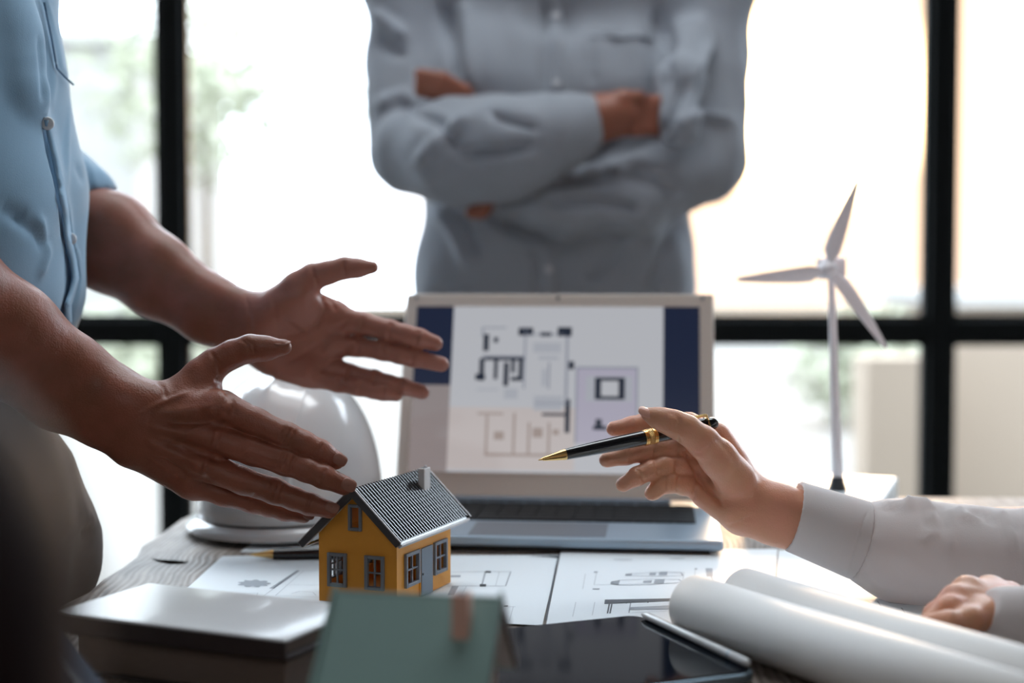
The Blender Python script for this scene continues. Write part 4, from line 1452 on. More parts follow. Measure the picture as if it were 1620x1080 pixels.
def hair_and_eyes(person, c, face, P, R, long=False):
    H = Field(np.array(c) - .2, np.array(c) + .2, .008)
    H.ell(P(-.020, 0, .045), (.104, .084, .098), 0, R)
    if long:
        H.ell(P(-.05, 0, -.06), (.065, .085, .12), .04, R)
    n = np.array([face[0], face[1], -0.75]); n /= np.linalg.norm(n)
    H.keep(n, float(n @ P(.035, 0, .045)))
    V, Fq = H.surface()
    world_child('hair', np_mesh('hair', [(V, Fq)]), M['hair'], person)
    for e in (-1, 1):
        E = Field(P(.082, e * .031, .008) - .02, P(.082, e * .031, .008) + .02, .002)
        E.ell(P(.082, e * .031, .008), (.0115, .0115, .0115), 0)
        V, Fq = E.surface()
        eo = world_child('eye', np_mesh('eye', [(V, Fq)]), M['eye'], person)
        c0 = P(.082, e * .031, .008); f = R[0]
        io = mesh_obj('iris', MB().lathe(c0 + f * .0095, c0 + f * .0122, [(0, .0062), (.0018, .0058), (.0027, .002)], 18).mesh('iris'), M['hair'], eo)


def nail(person, px, py, d, axis_px, rl, rw, tilt, m):
    """a fingernail: thin oval plate; axis_px = picture direction of the finger, tilt turns it about that axis"""
    c = W(px, py, d)
    a = np.array([axis_px[0], 0, -axis_px[1]], float); a /= np.linalg.norm(a)
    back = np.array([0, -1.0, 0])
    n = back * math.cos(tilt) + np.cross(a, back) * math.sin(tilt)
    b = np.cross(a, n)
    mb = MB()
    vs, fs = [], []
    nr, na = 5, 18
    for j in range(nr + 1):
        q = j / nr
        for i in range(na):
            th = 2 * PI * i / na
            x = rl * q * math.copysign(abs(math.cos(th)) ** .7, math.cos(th)); y = rw * q * math.copysign(abs(math.sin(th)) ** .7, math.sin(th))
            z = -.5 * (y / rw) ** 2 * rw * .75 - .25 * (x / rl) ** 2 * rl * .25 + .0004
            vs.append(c + a * x + b * y + n * z)
    for j in range(nr):
        for i in range(na):
            k = (i + 1) % na
            fs.append((j * na + i, j * na + k, (j + 1) * na + k, (j + 1) * na + i))
    me = mb.add(vs, fs, True).mesh('fingernail')
    o = world_child('fingernail', me, m, person)
    s = o.modifiers.new('solid', 'SOLIDIFY'); s.thickness = .0006
    return o


def PC(field, pts, k=.002, flat=None):
    """chain from picture points (px, py, depth, radius in px)"""
    field.chain([W(p[0], p[1], p[2]) for p in pts], [PXR(p[3], p[2]) for p in pts], k, flat)


# ======================= man at the left with both hands open
man = thing('person', 'man in light blue short-sleeved shirt holding both open hands over the orange house', 'person', (-.49, 1.2, 0))

# --- near (right) hand, back towards the camera
Nlo, Nhi = (-.52, .915, .79), (-.10, 1.135, 1.10)
fin = Field(Nlo, Nhi, .0013)
dn = 1.060
# index, middle, ring, little: knuckle -> middle joint -> end joint -> tip
PC(fin, [(352, 645, dn, 27), (405, 668, dn - .006, 22), (455, 690, dn - .010, 20.5), (480, 701, dn - .010, 19), (507, 714, dn - .008, 18), (531, 728, dn - .004, 15)], .004)
fin2 = Field(Nlo, Nhi, .0013)
PC(fin2, [(335, 692, dn - .004, 26), (400, 714, dn - .012, 21.5), (452, 731, dn - .016, 20.5), (485, 743, dn - .017, 18.5), (512, 754, dn - .016, 18), (545, 768, dn - .013, 15.5)], .004)
fin.merge(fin2, .0012)
fin2.v[:] = 1.0
PC(fin2, [(322, 735, dn - .004, 25), (385, 761, dn - .008, 20.5), (436, 777, dn - .010, 20), (466, 789, dn - .012, 17.5), (490, 797, dn - .014, 17), (521, 806, dn - .016, 14)], .004)
fin.merge(fin2, .0012)
fin2.v[:] = 1.0
PC(fin2, [(300, 762, dn + .006, 22), (355, 782, dn + .006, 18), (400, 795, dn + .006, 16), (425, 802, dn + .010, 14.5), (450, 809, dn + .014, 14), (481, 816, dn + .020, 11.5)], .004)
fin.merge(fin2, .0012)
fin2.v[:] = 1.0
# thumb
PC(fin2, [(272, 634, dn + .014, 30), (318, 593, dn + .022, 25), (340, 575, dn + .026, 22.5), (368, 560, dn + .026, 20.5), (396, 551, dn + .024, 20), (420, 551, dn + .022, 17.5), (449, 549, dn + .018, 12.5)], .006)
palm = Field(Nlo, Nhi, .0013)
for p in ([(240, 648, dn + .008, 32), (352, 647, dn, 24)], [(228, 668, dn + .006, 34), (335, 690, dn - .003, 25)], [(220, 690, dn + .008, 35), (322, 733, dn - .002, 24)], [(216, 702, dn + .012, 35), (300, 760, dn + .008, 22)],
          [(262, 648, dn + .018, 28), (330, 625, dn + .016, 22)], [(250, 730, dn + .02, 24), (310, 768, dn + .014, 21)]):
    PC(palm, p, .012)
palm.merge(fin2, .012)
# forearm: two bones side by side
PC(palm, [(232, 644, dn + .008, 35), (178, 622, dn + .01, 42), (117, 590, dn + .01, 54), (18, 521, dn - .012, 70), (-90, 442, dn - .045, 80), (-200, 372, dn - .085, 84)], .012)
PC(palm, [(210, 694, dn + .010, 39), (158, 658, dn + .012, 44), (95, 622, dn + .012, 56), (-4, 549, dn - .012, 70), (-110, 468, dn - .045, 80), (-200, 395, dn - .085, 84)], .012)
# wrist knob
palm.ell(W(206, 640, dn - .006), (.016, .012, .014), .02)
palm.merge(fin, .007)
VN, FN = palm.surface()
VN = relax(VN, FN, 1)
knuck = lambda x, y, dx, dy, s=1: [([(x - dy * .8, y + dx * .8), (x + dy * .8, y - dx * .8)], 2.0, -.0007 * s)]
st = []
# tendons, hollows between the knuckles
st += [([(250, 655), (300, 650), (345, 645)], 9, .0016), ([(235, 675), (290, 685), (332, 692)], 9, .0018), ([(228, 695), (285, 722), (320, 735)], 9, .0018), ([(225, 712), (270, 745), (300, 760)], 8, .0010)]
st += [([(262, 668), (320, 668), (362, 674)], 8, -.0022), ([(258, 695), (310, 712), (352, 728)], 8, -.0022), ([(250, 722), (295, 750), (335, 764)], 7, -.0018)]
st += [([(352, 645), (362, 650)], 16, .0022), ([(338, 692), (346, 695)], 15, .0024), ([(322, 735), (330, 738)], 14, .0020)]
# veins
st += [([(245, 690), (275, 700), (290, 690), (322, 672), (350, 668)], 3.2, .0009), ([(275, 700), (300, 715), (325, 712)], 3, .0008), ([(238, 715), (262, 722), (290, 742)], 3.2, .0009), ([(212, 660), (248, 640), (300, 620)], 4, .0008)]
# creases over the finger joints
for (x, y, dx, dy) in ((455, 690, .9, .42), (447, 687, .9, .42), (463, 694, .9, .42), (505, 713, .88, .46), (452, 731, .94, .34), (444, 728, .94, .34), (461, 735, .94, .34), (510, 753, .92, .38),
                       (436, 777, .95, .32), (428, 774, .95, .32), (445, 780, .95, .32), (488, 796, .95, .3), (398, 794, .96, .26)):
    st += [([(x + dy * 15, y - dx * 15), (x - dy * 15, y + dx * 15)], 2.4, -.0012)]
st += [([(333, 556), (345, 575), (348, 592)], 3, -.0010), ([(380, 536), (392, 545), (396, 560)], 2.5, -.0007), ([(386, 534), (400, 545), (402, 560)], 2.5, -.0006),
       ([(245, 600), (258, 612), (262, 628)], 3, -.0010), ([(340, 600), (352, 604), (360, 622)], 4, -.0012), ([(352, 604), (366, 634), (372, 660)], 5, -.0008)]
VN = sculpt(VN, FN, [(a, w, h * 1.35) for a, w, h in st])

# --- far (left) hand, palm towards the camera
Flo, Fhi = (-.56, 1.17, .86), (-.03, 1.42, 1.20)
df = 1.265
fin = Field(Flo, Fhi, .0017)
PC(fin, [(535, 505, df, 22), (574, 512, df - .002, 17.5), (617, 523, df - .006, 16.5), (640, 529, df - .008, 15.6), (662, 535, df - .008, 15.5), (688, 543, df - .006, 12.5)], .004)
fin2 = Field(Flo, Fhi, .0017)
PC(fin2, [(525, 545, df, 20), (564, 548, df - .002, 15.5), (606, 555, df - .008, 14.8), (632, 561, df - .010, 14), (655, 566, df - .010, 14.2), (698, 576, df - .008, 12.5)], .004)
fin.merge(fin2, .0012); fin2.v[:] = 1.0
PC(fin2, [(515, 580, df, 19), (552, 590, df - .003, 14.5), (592, 599, df - .009, 14), (615, 606, df - .011, 13), (636, 611, df - .011, 13.2), (668, 620, df - .009, 11.8)], .004)
fin.merge(fin2, .0012); fin2.v[:] = 1.0
PC(fin2, [(495, 595, df - .004, 18), (535, 606, df - .010, 14), (568, 613, df - .017, 13), (590, 618, df - .019, 12), (606, 621, df - .019, 12), (626, 625, df - .017, 10.5)], .004)
fin.merge(fin2, .0012); fin2.v[:] = 1.0
PC(fin2, [(444, 482, df - .012, 32), (472, 455, df - .016, 25), (495, 438, df - .018, 20.5), (520, 431, df - .020, 17.5), (545, 424, df - .020, 16.5), (566, 424, df - .020, 14), (589, 423, df - .019, 10.5)], .006)
palm = Field(Flo, Fhi, .0017)
for p in ([(422, 494, df + .002, 29), (535, 507, df + .002, 19)], [(415, 515, df + .002, 31), (528, 544, df + .002, 19)], [(415, 540, df + .002, 31), (518, 577, df + .002, 18)], [(420, 556, df, 29), (497, 593, df - .002, 17)],
          [(430, 502, df - .010, 30), (478, 472, df - .012, 21)], [(430, 568, df - .008, 23), (480, 588, df - .008, 18)], [(480, 480, df - .002, 26), (530, 490, df, 16)]):
    PC(palm, p, .012)
palm.merge(fin2, .010)
PC(palm, [(404, 497, df, 33), (336, 473, df + .02, 35), (253, 418, df + .04, 44), (180, 366, df + .06, 58), (116, 342, df + .075, 60)], .012)
PC(palm, [(390, 534, df + .004, 33), (326, 503, df + .02, 38), (245, 450, df + .04, 49), (172, 402, df + .06, 58), (116, 360, df + .075, 60)], .012)
PC(palm, [(116, 350, df + .075, 58), (70, 280, df + .10, 52), (-10, 190, df + .135, 52)], .012)
palm.merge(fin, .006)
VF, FF = palm.surface()
VF = relax(VF, FF, 1)
st = [([(508, 455), (515, 490), (500, 515), (470, 530), (440, 532)], 3.0, -.0016),          # line round the ball of the thumb
      ([(562, 500), (530, 520), (505, 545), (470, 565), (450, 575)], 3.0, -.0012),
      ([(560, 545), (545, 562), (520, 575), (505, 590)], 3.0, -.0012), ([(545, 512), (525, 535), (500, 560)], 3, -.0009),
      ([(390, 470), (396, 505), (398, 545)], 3.0, -.0008), ([(432, 470), (438, 510), (440, 545)], 3, -.0006), ([(498, 462), (512, 472), (520, 486)], 5, -.0010),
      ([(514, 470), (526, 478), (530, 492)], 3, -.0009),
      ([(470, 455), (485, 500), (470, 520)], 26, .0030), ([(430, 590), (490, 600)], 16, .0020)]
for (x, y, dx, dy, r) in ((572, 512, .97, .23, 15), (617, 523, .97, .24, 15), (660, 534, .96, .27, 14), (566, 548, .98, .17, 14), (606, 555, .98, .2, 14), (653, 566, .97, .23, 13), (552, 590, .97, .23, 13), (592, 599, .97, .25, 13), (634, 611, .96, .28, 12), (536, 606, .98, .2, 12), (570, 613, .97, .24, 12), (606, 621, .97, .22, 11), (545, 424, .98, -.15, 13), (498, 437, .95, -.3, 16)):
    st += [([(x + dy * r, y - dx * r), (x - dy * r, y + dx * r)], 2.6, -.0013)]
VF = sculpt(VF, FF, [(a, w * 1.1, h * 1.5) for a, w, h in st])

# --- trunk, shoulders, neck and head (inside the clothes, above the frame)
sR, sL = np.array([-.535, .955, 1.325]), np.array([-.515, 1.40, 1.345])
hc_ = np.array([-.465, 1.20, 1.655])
Bd = Field((-.78, .86, .05), (-.25, 1.56, 1.52), .010)
Bd.cone((-.52, 1.12, .95), (-.53, 1.10, 1.25), .085, .09, .02); Bd.cone((-.52, 1.28, .95), (-.55, 1.30, 1.25), .085, .09, .02)
Bd.cone(sR, sL, .045, .045, .03)
Bd.cone((-.50, 1.2, 1.36), (-.475, 1.2, 1.52), .065, .055, .05)
Bd.cone(sR, W(-197, 384, dn - .085), .055, .042, .02)
Bd.chain([sL, W(-16, 180, df + .135), W(60, 265, df + .10)], [.046, .034, .032], .01)
for yy, dx in ((1.10, 0), (1.31, -.10)):
    Bd.cone((-.50 + dx, yy, .92), (-.49 + dx, yy, .50), .070, .052, .02); Bd.cone((-.49 + dx, yy, .50), (-.52 + dx, yy, .10), .050, .036, .02)
    Bd.cone((-.53 + dx, yy, .09), (-.42 + dx, yy, .075), .034, .026, .02)
VB, FB = Bd.surface()
Hd, HP, HR_ = head_field(hc_, (1, .05))
Hd.cone(HP(-.03, 0, -.12), HP(-.02, 0, -.05), .052, .055, .03)
VH, FH = Hd.surface()
bme = np_mesh('body', [(VN, FN), (VF, FF), (VB, FB), (VH, FH)])
nF = vnormals(VF, FF)
wF = np.clip((VF[:, 0] - W(375, 520, df)[0]) / .03, 0, 1) * np.clip(-nF[:, 1] * 2.2 + .35, 0, 1) * .75
at = bme.attributes.new('palm', 'FLOAT', 'POINT')
at.data.foreach_set('value', np.concatenate([np.zeros(len(VN)), wF, np.zeros(len(VB) + len(VH))]).astype(np.float32))
world_child('body', bme, M['skin_brown'], man)
hair_and_eyes(man, hc_, (1, .05), HP, HR_)
nail(man, 538, 727, dn - .0128, (.86, .5), .0054, .0042, -.25, M['nail_brown'])
nail(man, 552, 767, dn - .0220, (.9, .42), .0056, .0045, -.20, M['nail_brown'])
nail(man, 526, 802, dn - .0232, (.95, .3), .0053, .0041, -.45, M['nail_brown'])
nail(man, 489, 814, dn + .0130, (.95, .25), .0044, .0034, -.35, M['nail_brown'])
nail(man, 446, 540, dn + .0165, (1, .0), .0068, .0050, -1.35, M['nail_brown'])

# --- shirt
Sh = Field((-.68, .86, .87), (-.29, 1.48, 1.43), .003)
for (y, dx) in ((1.10, .010), (1.2, 0), (1.30, -.030)):
    Sh.chain([(-.500 + dx, y, .93), (-.484 + dx, y, 1.00), (-.480 + dx, y, 1.06), (-.492 + dx, y, 1.14), (-.500 + dx, y, 1.28), (-.53 + dx, y, 1.38)], [.108, .115, .115, .112, .112, .075], .02)
Sh.cone(sR, sL, .065, .065, .03)
# loose cloth hanging towards the camera: three overlapping swags
Sw = Field((-.68, .86, .87), (-.29, 1.48, 1.43), .003)
PC(Sw, [(-80, -60, 1.10, 118), (-44, 60, 1.095, 104), (-22, 140, 1.09, 90), (-10, 160, 1.09, 80)], .012)
Sh.merge(Sw, .004)
Sw.v[:] = 1.0
PC(Sw, [(-40, 170, 1.115, 100), (-44, 250, 1.105, 104), (-50, 310, 1.10, 100), (-22, 385, 1.115, 98), (-36, 425, 1.135, 92)], .010)
Sh.merge(Sw, .003)
Sw.v[:] = 1.0
PC(Sw, [(-50, 430, 1.14, 108), (-40, 520, 1.14, 110), (-40, 600, 1.14, 110)], .010)
Sh.merge(Sw, .004)
# sleeves
ul = W(118, 318, df + .078)
Sl = Field((-.68, .86, .87), (-.29, 1.48, 1.43), .003)
Sl.chain([sL, W(-24, 170, df + .135), W(124, 318, df + .08)], [.060, PXR(62, df + .13), PXR(62, df + .08)], .01)
nh = W(160, 330, df + .08) - W(120, 200, df + .08); nh /= np.linalg.norm(nh)
Sl.keep(nh, float(nh @ W(160, 306, df + .08)))
Sh.merge(Sl, .006)
Sl.v[:] = 1.0
Sl.cone(sR, sR + (W(-197, 384, dn - .085) - sR) * .72, .070, .072, .02)
Sh.merge(Sl, .010)
V, Fq = Sh.surface()
V = relax(V, Fq, 2)
st = [([(72, 188), (80, 235), (92, 290), (99, 330), (103, 375), (112, 415), (117, 440), (112, 462), (103, 480), (104, 512)], 3.4, -.0085),
      ([(80, 188), (88, 235), (99, 290), (106, 330), (110, 375), (120, 415), (125, 440), (119, 470), (112, 512)], 4.5, .0022),
      ([(60, -20), (75, 20), (82, 60), (90, 110), (104, 124), (120, 138)], 1.6, -.0018), ([(66, -20), (80, 20), (88, 60), (95, 106), (108, 119), (122, 132)], 2.2, .0009),
      ([(112, 150), (106, 240), (104, 300)], 4, .0022), ([(70, 40), (80, 130), (76, 170)], 5, .0020), ([(62, 60), (68, 120), (72, 160)], 5, -.0030),
      ([(60, 340), (78, 400), (64, 440)], 6, .003), ([(20, 340), (60, 370), (74, 392)], 10, -.004), ([(0, 330), (40, 345)], 14, -.003),
      ([(112, 395), (122, 400), (126, 420)], 2.4, .0015), ([(100, 350), (108, 372), (116, 380)], 3, .0014), ([(130, 250), (145, 275), (150, 300)], 6, .002), ([(120, 262), (132, 290)], 5, -.002)]
V = sculpt(V, Fq, st)
V = V + vnormals(V, Fq) * (0.0016 * wave_noise(V, 5, 26))[:, None]
shirt = world_child('shirt', np_mesh('shirt', [(V, Fq)]), M['shirt_blue'], man)


def on_cloth(V, poly, step=5.0):
    """points along a picture polyline lying on the cloth, with smoothed depth"""
    P = project(V)
    pts = []
    for a, b in zip(poly[:-1], poly[1:]):
        n = max(1, int(math.hypot(b[0] - a[0], b[1] - a[1]) / step))
        pts += [(a[0] + (b[0] - a[0]) * i / n, a[1] + (b[1] - a[1]) * i / n) for i in range(n)]
    pts.append(poly[-1])
    dep = []
    for x, y in pts:
        d = np.hypot(P[:, 0] - x, P[:, 1] - y)
        m = np.where(d < max(6, d.min() * 1.6))[0]
        dep.append(V[m, 1].min())
    dep = np.array(dep)
    for k in range(3):
        dep[1:-1] = (dep[:-2] + 2 * dep[1:-1] + dep[2:]) / 4
    return pts, dep


def ribbon(V, poly, width, lift, name, m, parent):
    pts, d0 = on_cloth(V, poly)
    pts2, d1 = on_cloth(V, [(x + width, y) for x, y in poly])
    n = min(len(pts), len(pts2))
    vs, fs = [], []
    for i in range(n):
        vs += [W(*pts[i], d0[i] - lift), W(*pts2[i], d1[i] - lift * .6)]
    for i in range(n - 1):
        fs.append((2 * i, 2 * i + 1, 2 * i + 3, 2 * i + 2))
    o = world_child(name, MB().add(vs, fs, True).mesh(name), m, parent)
    sd = o.modifiers.new('solid', 'SOLIDIFY'); sd.thickness = .0015; sd.offset = 0
    return o


ribbon(V, [(71, 190), (79, 235), (91, 290), (98, 330), (103, 375), (111, 410), (115, 440), (110, 462), (103, 482), (104, 512)], 9, .0045, 'placket', M['shirt_blue'], shirt)
pts, dep = on_cloth(V, [(70, 4), (75, 28), (82, 62), (90, 108), (103, 122), (116, 134)])
world_child('pocket_seam', MB().tube([W(x, y, d - .0006) for (x, y), d in zip(pts, dep)], .0009, 8).mesh('pocket_seam'), M['seam_blue'], shirt)
for (x, y) in ((74, 196), (110, 378)):
    pts, dep = on_cloth(V, [(x, y), (x + 1, y + 1)])
    c = W(x, y, dep[0])
    a = np.array([.45, -1.0, 0]); a /= np.linalg.norm(a)
    world_child('button', MB().lathe(c + a * .0052, c - a * .004, [(0, .0040), (.0006, .0052), (.0022, .0052), (.008, .0045)], 18).mesh('button'), M['button'], shirt)
# --- trousers
Tr = Field((-.80, .93, .06), (-.29, 1.47, 1.02), .008)
Tr.cone((-.50, 1.11, .93), (-.56, 1.29, .93), .105, .105, .03)
for yy, dx in ((1.10, 0), (1.31, -.11)):
    Tr.chain([(-.50 + dx * .8, yy, .93), (-.456 + dx, yy, .80), (-.455 + dx, yy, .66), (-.49 + dx, yy, .46), (-.52 + dx, yy, .08)], [.112, .108, .098, .085, .075], .03)
PC(Tr, [(60, 760, 1.16, 60), (95, 850, 1.16, 56), (105, 900, 1.16, 52)], .03)
V, Fq = Tr.surface(); V = relax(V, Fq, 2)
V = sculpt(V, Fq, [([(150, 835), (135, 850), (110, 858)], 5, -.006), ([(152, 822), (138, 835), (116, 846)], 5, .004), ([(105, 700), (130, 780), (146, 830)], 8, .003)])
V = V + vnormals(V, Fq) * (0.003 * wave_noise(V, 8, 16))[:, None]
world_child('trousers', np_mesh('trousers', [(V, Fq)]), M['trouser_grey'], man)

# ======================= standing man with folded arms
man2 = thing('person', 'standing man in grey shirt with folded arms behind the laptop', 'person', (.067, 2.16, 0))
ca = np.array([.067, 2.16])
Bo = (( -.30, 1.80, .10), (.42, 2.40, 1.56))
B2 = Field(Bo[0], Bo[1], .010)
cx = .067
B2.cone((cx - .09, 2.18, 1.0), (cx - .09, 2.18, 1.30), .07, .075, .02); B2.cone((cx + .09, 2.18, 1.0), (cx + .09, 2.18, 1.30), .07, .075, .02); B2.cone((cx, 2.18, 1.0), (cx, 2.18, 1.40), .07, .06, .02)
s1, s2 = W(648, -52, 2.16), W(1122, -52, 2.16)
B2.cone(s1, s2, .045, .045, .02); B2.cone((cx, 2.17, 1.42), (cx, 2.15, 1.56), .060, .056, .02)
for sx in (-1, 1):
    B2.chain([(cx + sx * .09, 2.17, .98), (cx + sx * .095, 2.16, .52), (cx + sx * .10, 2.19, .12)], [.08, .055, .04], .03)
VB, FB = B2.surface()
A2 = Field((-.26, 1.80, .98), (.36, 2.24, 1.30), .0035)
e1, e2 = W(650, 245, 2.07), W(1108, 255, 2.07)
A2.cone(s1, e1, .05, .042, .02); A2.cone(s2, e2, .05, .042, .02)
A2.chain([e1, W(800, 232, 1.97), W(935, 190, 1.965), W(975, 182, 1.975)], [.042, .040, .031, .032], .02)
# right hand tucked into the crook of the left arm, fingers fanned
for i, (yy, zz) in enumerate(((160, 0), (174, .0), (189, .0), (203, 0))):
    A2.chain([W(965, 184 + (i - 1.5) * 9, 1.970), W(1005, yy + 1, 1.972), W(1040, yy + 2, 1.985), W(1066, yy + 4, 2.0)], [.013, .0105, .0098, .0085], .004)
A2.chain([W(955, 172, 1.965), W(985, 156, 1.960), W(1012, 152, 1.966)], [.014, .011, .008], .008)
A2.chain([e2, W(900, 312, 2.035), W(800, 270, 2.045), W(752, 200, 2.03)], [.036, .032, .026, .028], .01)
for i in range(4):
    A2.chain([W(758 - i * 2, 186 + i * 6, 2.02), W(735 - i * 3, 145 + i * 6, 2.0), W(700 - i * 3, 124 + i * 8, 1.985), W(664 - i * 0, 117 + i * 9, 1.985)], [.013, .0105, .0098, .0085], .004)
A2.chain([W(780, 300, 2.0), W(762, 330, 1.985), W(746, 336, 1.985)], [.015, .012, .009], .010)
VA, FA = A2.surface()
hc2 = np.array([cx, 2.14, 1.70])
Hd, HP, HR_ = head_field(hc2, (0, -1))
Hd.cone(HP(-.03, 0, -.13), HP(-.02, 0, -.05), .054, .056, .03)
VH, FH = Hd.surface()
world_child('body', np_mesh('body', [(VB, FB), (VA, FA), (VH, FH)]), M['skin_tan'], man2)
hair_and_eyes(man2, hc2, (0, -1), HP, HR_)
So = ((-.33, 1.78, .84), (.46, 2.40, 1.55))
S2 = Field(So[0], So[1], .0055)
yv = np.array([0, 1.0, 0])
for sx in (-1, 1):
    S2.chain([(cx + sx * .088, 2.17, .88), (cx + sx * .084, 2.17, .96), (cx + sx * .078, 2.165, 1.08), (cx + sx * .10, 2.165, 1.28), (cx + sx * .10, 2.17, 1.40)], [.118, .114, .112, .112, .080], .04)
S2.cone((cx - .10, 2.165, 1.0), (cx + .10, 2.165, 1.0), .108, .108, .03); S2.cone((cx - .10, 2.16, 1.27), (cx + .10, 2.16, 1.27), .112, .112, .03)
S2.cone(s1, s2, .078, .078, .06)
up1 = Field(So[0], So[1], .0055)
up1.chain([s1, W(646, 100, 2.13), W(646, 235, 2.07)], [.074, PXR(61, 2.1), PXR(64, 2.07)], .03)
S2.merge(up1, .02); up1.v[:] = 1.0
up1.chain([s2, W(1113, 100, 2.13), W(1116, 250, 2.07)], [.076, PXR(66, 2.1), PXR(70, 2.07)], .03)
S2.merge(up1, .02); up1.v[:] = 1.0
# lower (left) forearm
up1.chain([W(1112, 262, 2.06), W(1010, 308, 2.035), W(890, 322, 2.02), W(800, 300, 2.015)], [PXR(66, 2.06), PXR(66, 2.0), PXR(55, 2.0), PXR(46, 2.0)], .03)
S2.merge(up1, .006); up1.v[:] = 1.0
up1.chain([W(1092, 60, 2.08), W(1074, 130, 2.0), W(1074, 205, 1.972)], [PXR(40, 2.05), PXR(38, 2.03), PXR(34, 2.0)], .02)
S2.merge(up1, .010); up1.v[:] = 1.0
# upper (right) forearm with its cuff
up1.chain([W(655, 240, 2.05), W(720, 240, 1.985), W(800, 232, 1.955), W(880, 208, 1.955), W(962, 183, 1.965)], [PXR(66, 2.05), PXR(78, 1.98), PXR(78, 1.95), PXR(58, 1.95), PXR(42, 1.96)], .03)
na = W(950, 186, 1.96) - W(850, 200, 1.96); na /= np.linalg.norm(na)
up1.keep(na, float(na @ W(949, 186, 1.96)))
S2.merge(up1, .003)
V, Fq = S2.surface(); V = relax(V, Fq, 2)
st = [([(860, 290), (905, 262), (950, 235), (985, 215)], 6, -.012), ([(780, 328), (830, 312), (866, 290)], 6, -.010),
      ([(800, 350), (840, 370), (900, 372), (955, 365)], 7, -.010), ([(770, 340), (790, 356), (820, 366)], 6, -.010),
      ([(730, 244), (790, 240), (850, 228)], 9, -.009), ([(640, 170), (690, 190), (720, 235)], 10, -.007), ([(660, 260), (700, 215), (745, 180)], 10, .007),
      ([(775, 178), (820, 196), (850, 205)], 7, -.008), ([(880, 290), (930, 275), (960, 262)], 7, -.008), ([(870, 318), (950, 318), (1010, 330)], 8, -.007), ([(980, 250), (1030, 280), (1080, 300)], 10, -.007),
      ([(700, 0), (715, 60), (725, 130)], 10, -.008), ([(735, 0), (742, 60), (748, 150)], 10, .006), ([(1045, 10), (1050, 70), (1045, 140)], 10, -.010), ([(1095, 120), (1060, 190), (1040, 215)], 9, -.008), ([(1130, 60), (1095, 130), (1070, 190)], 9, .006),
      ([(1160, 190), (1110, 180), (1070, 200)], 8, .006), ([(600, 170), (640, 150), (660, 175)], 9, .006), ([(590, 60), (640, 90)], 9, -.006), ([(595, 20), (640, 60)], 9, .006),
      ([(862, -10), (862, 150)], 4, -.005), ([(880, -10), (880, 150)], 9, .003), ([(898, -10), (898, 150)], 3, -.003), ([(850, 385), (850, 500)], 4, -.005), ([(868, 385), (868, 500)], 9, .003), ([(886, 385), (886, 500)], 3, -.003),
      ([(935, 52), (1042, 56), (1040, 130)], 3, .003), ([(935, 47), (1045, 51)], 3, -.003), ([(935, 52), (935, 130)], 3, -.003),
      ([(690, 330), (720, 370), (740, 430)], 10, .008), ([(720, 340), (750, 400)], 9, -.008), ([(1080, 345), (1050, 400), (1040, 460)], 10, -.007), ([(680, 470), (740, 462)], 8, -.005), ([(980, 380), (930, 440)], 10, -.005)]
V = sculpt(V, Fq, [(a, b, h * 1.8) for a, b, h in st])
V = V + vnormals(V, Fq) * (0.004 * wave_noise(V, 15, 20) + 0.0024 * wave_noise(V, 16, 45))[:, None]
sh2 = world_child('shirt', np_mesh('shirt', [(V, Fq)]), M['shirt_grey'], man2)


def surf_point(V, px, py):
    """nearest surface point of a garment towards the lens at a picture point"""
    P = project(V)
    d = np.hypot(P[:, 0] - px, P[:, 1] - py)
    m = np.where(d < max(6, d.min() * 1.5))[0]
    return V[m[np.argmin(V[m, 1])]]


for (x, y) in ((880, 22), (878, 138), (868, 420)):
    c = surf_point(V, x, y)
    world_child('button', MB().lathe(c + np.array([0, -.003, 0]), c + np.array([0, .006, 0]), [(0, .004), (.0006, .0056), (.003, .0056), (.009, .005)], 18).mesh('button'), M['button'], sh2)
pk = []
T2 = Field((-.16, 2.0, .06), (.30, 2.34, .95), .009)
T2.cone((cx - .07, 2.17, .88), (cx + .07, 2.17, .88), .105, .105, .04)
for sx in (-1, 1):
    T2.chain([(cx + sx * .085, 2.17, .86), (cx + sx * .095, 2.16, .50), (cx + sx * .10, 2.18, .08)], [.105, .08, .07], .03)
V, Fq = T2.surface()
world_child('trousers', np_mesh('trousers', [(V, Fq)]), M['trouser_dark'], man2)
for i, P_ in enumerate((man, man2)):
    for sx in (-1, 1):
        sf = Field((-.2, -.2, -.01), (.2, .2, .12), .006)
        a = np.array([0, 0, .045])
        if i == 0:
            c = np.array([-.50 - (.10 if sx > 0 else 0), 1.205 + sx * .105, 0]); f = np.array([1.0, 0, 0])
        else:
            c = np.array([cx + sx * .10, 2.17, 0]); f = np.array([0, -1.0, 0])
        sf.cone(a - f * .06, a + f * .02, .042, .042, .02); sf.cone(a + f * .02 - np.array([0, 0, .008]), a + f * .14 - np.array([0, 0, .010]), .044, .034, .02)
        sf.keep((0, 0, -1), -.002)
        V, Fq = sf.surface()
        world_child('shoe', np_mesh('shoe', [(V + c, Fq)]), M['rubber'], P_)

# ======================= woman at the right holding the pen
wom = thing('person', 'seated person in white blouse pointing a pen from the right edge', 'person', (.80, 1.02, 0))
Wlo, Whi = (.055, .985, .755), (.36, 1.165, .935)
dw = 1.062
fin = Field(Wlo, Whi, .0013)
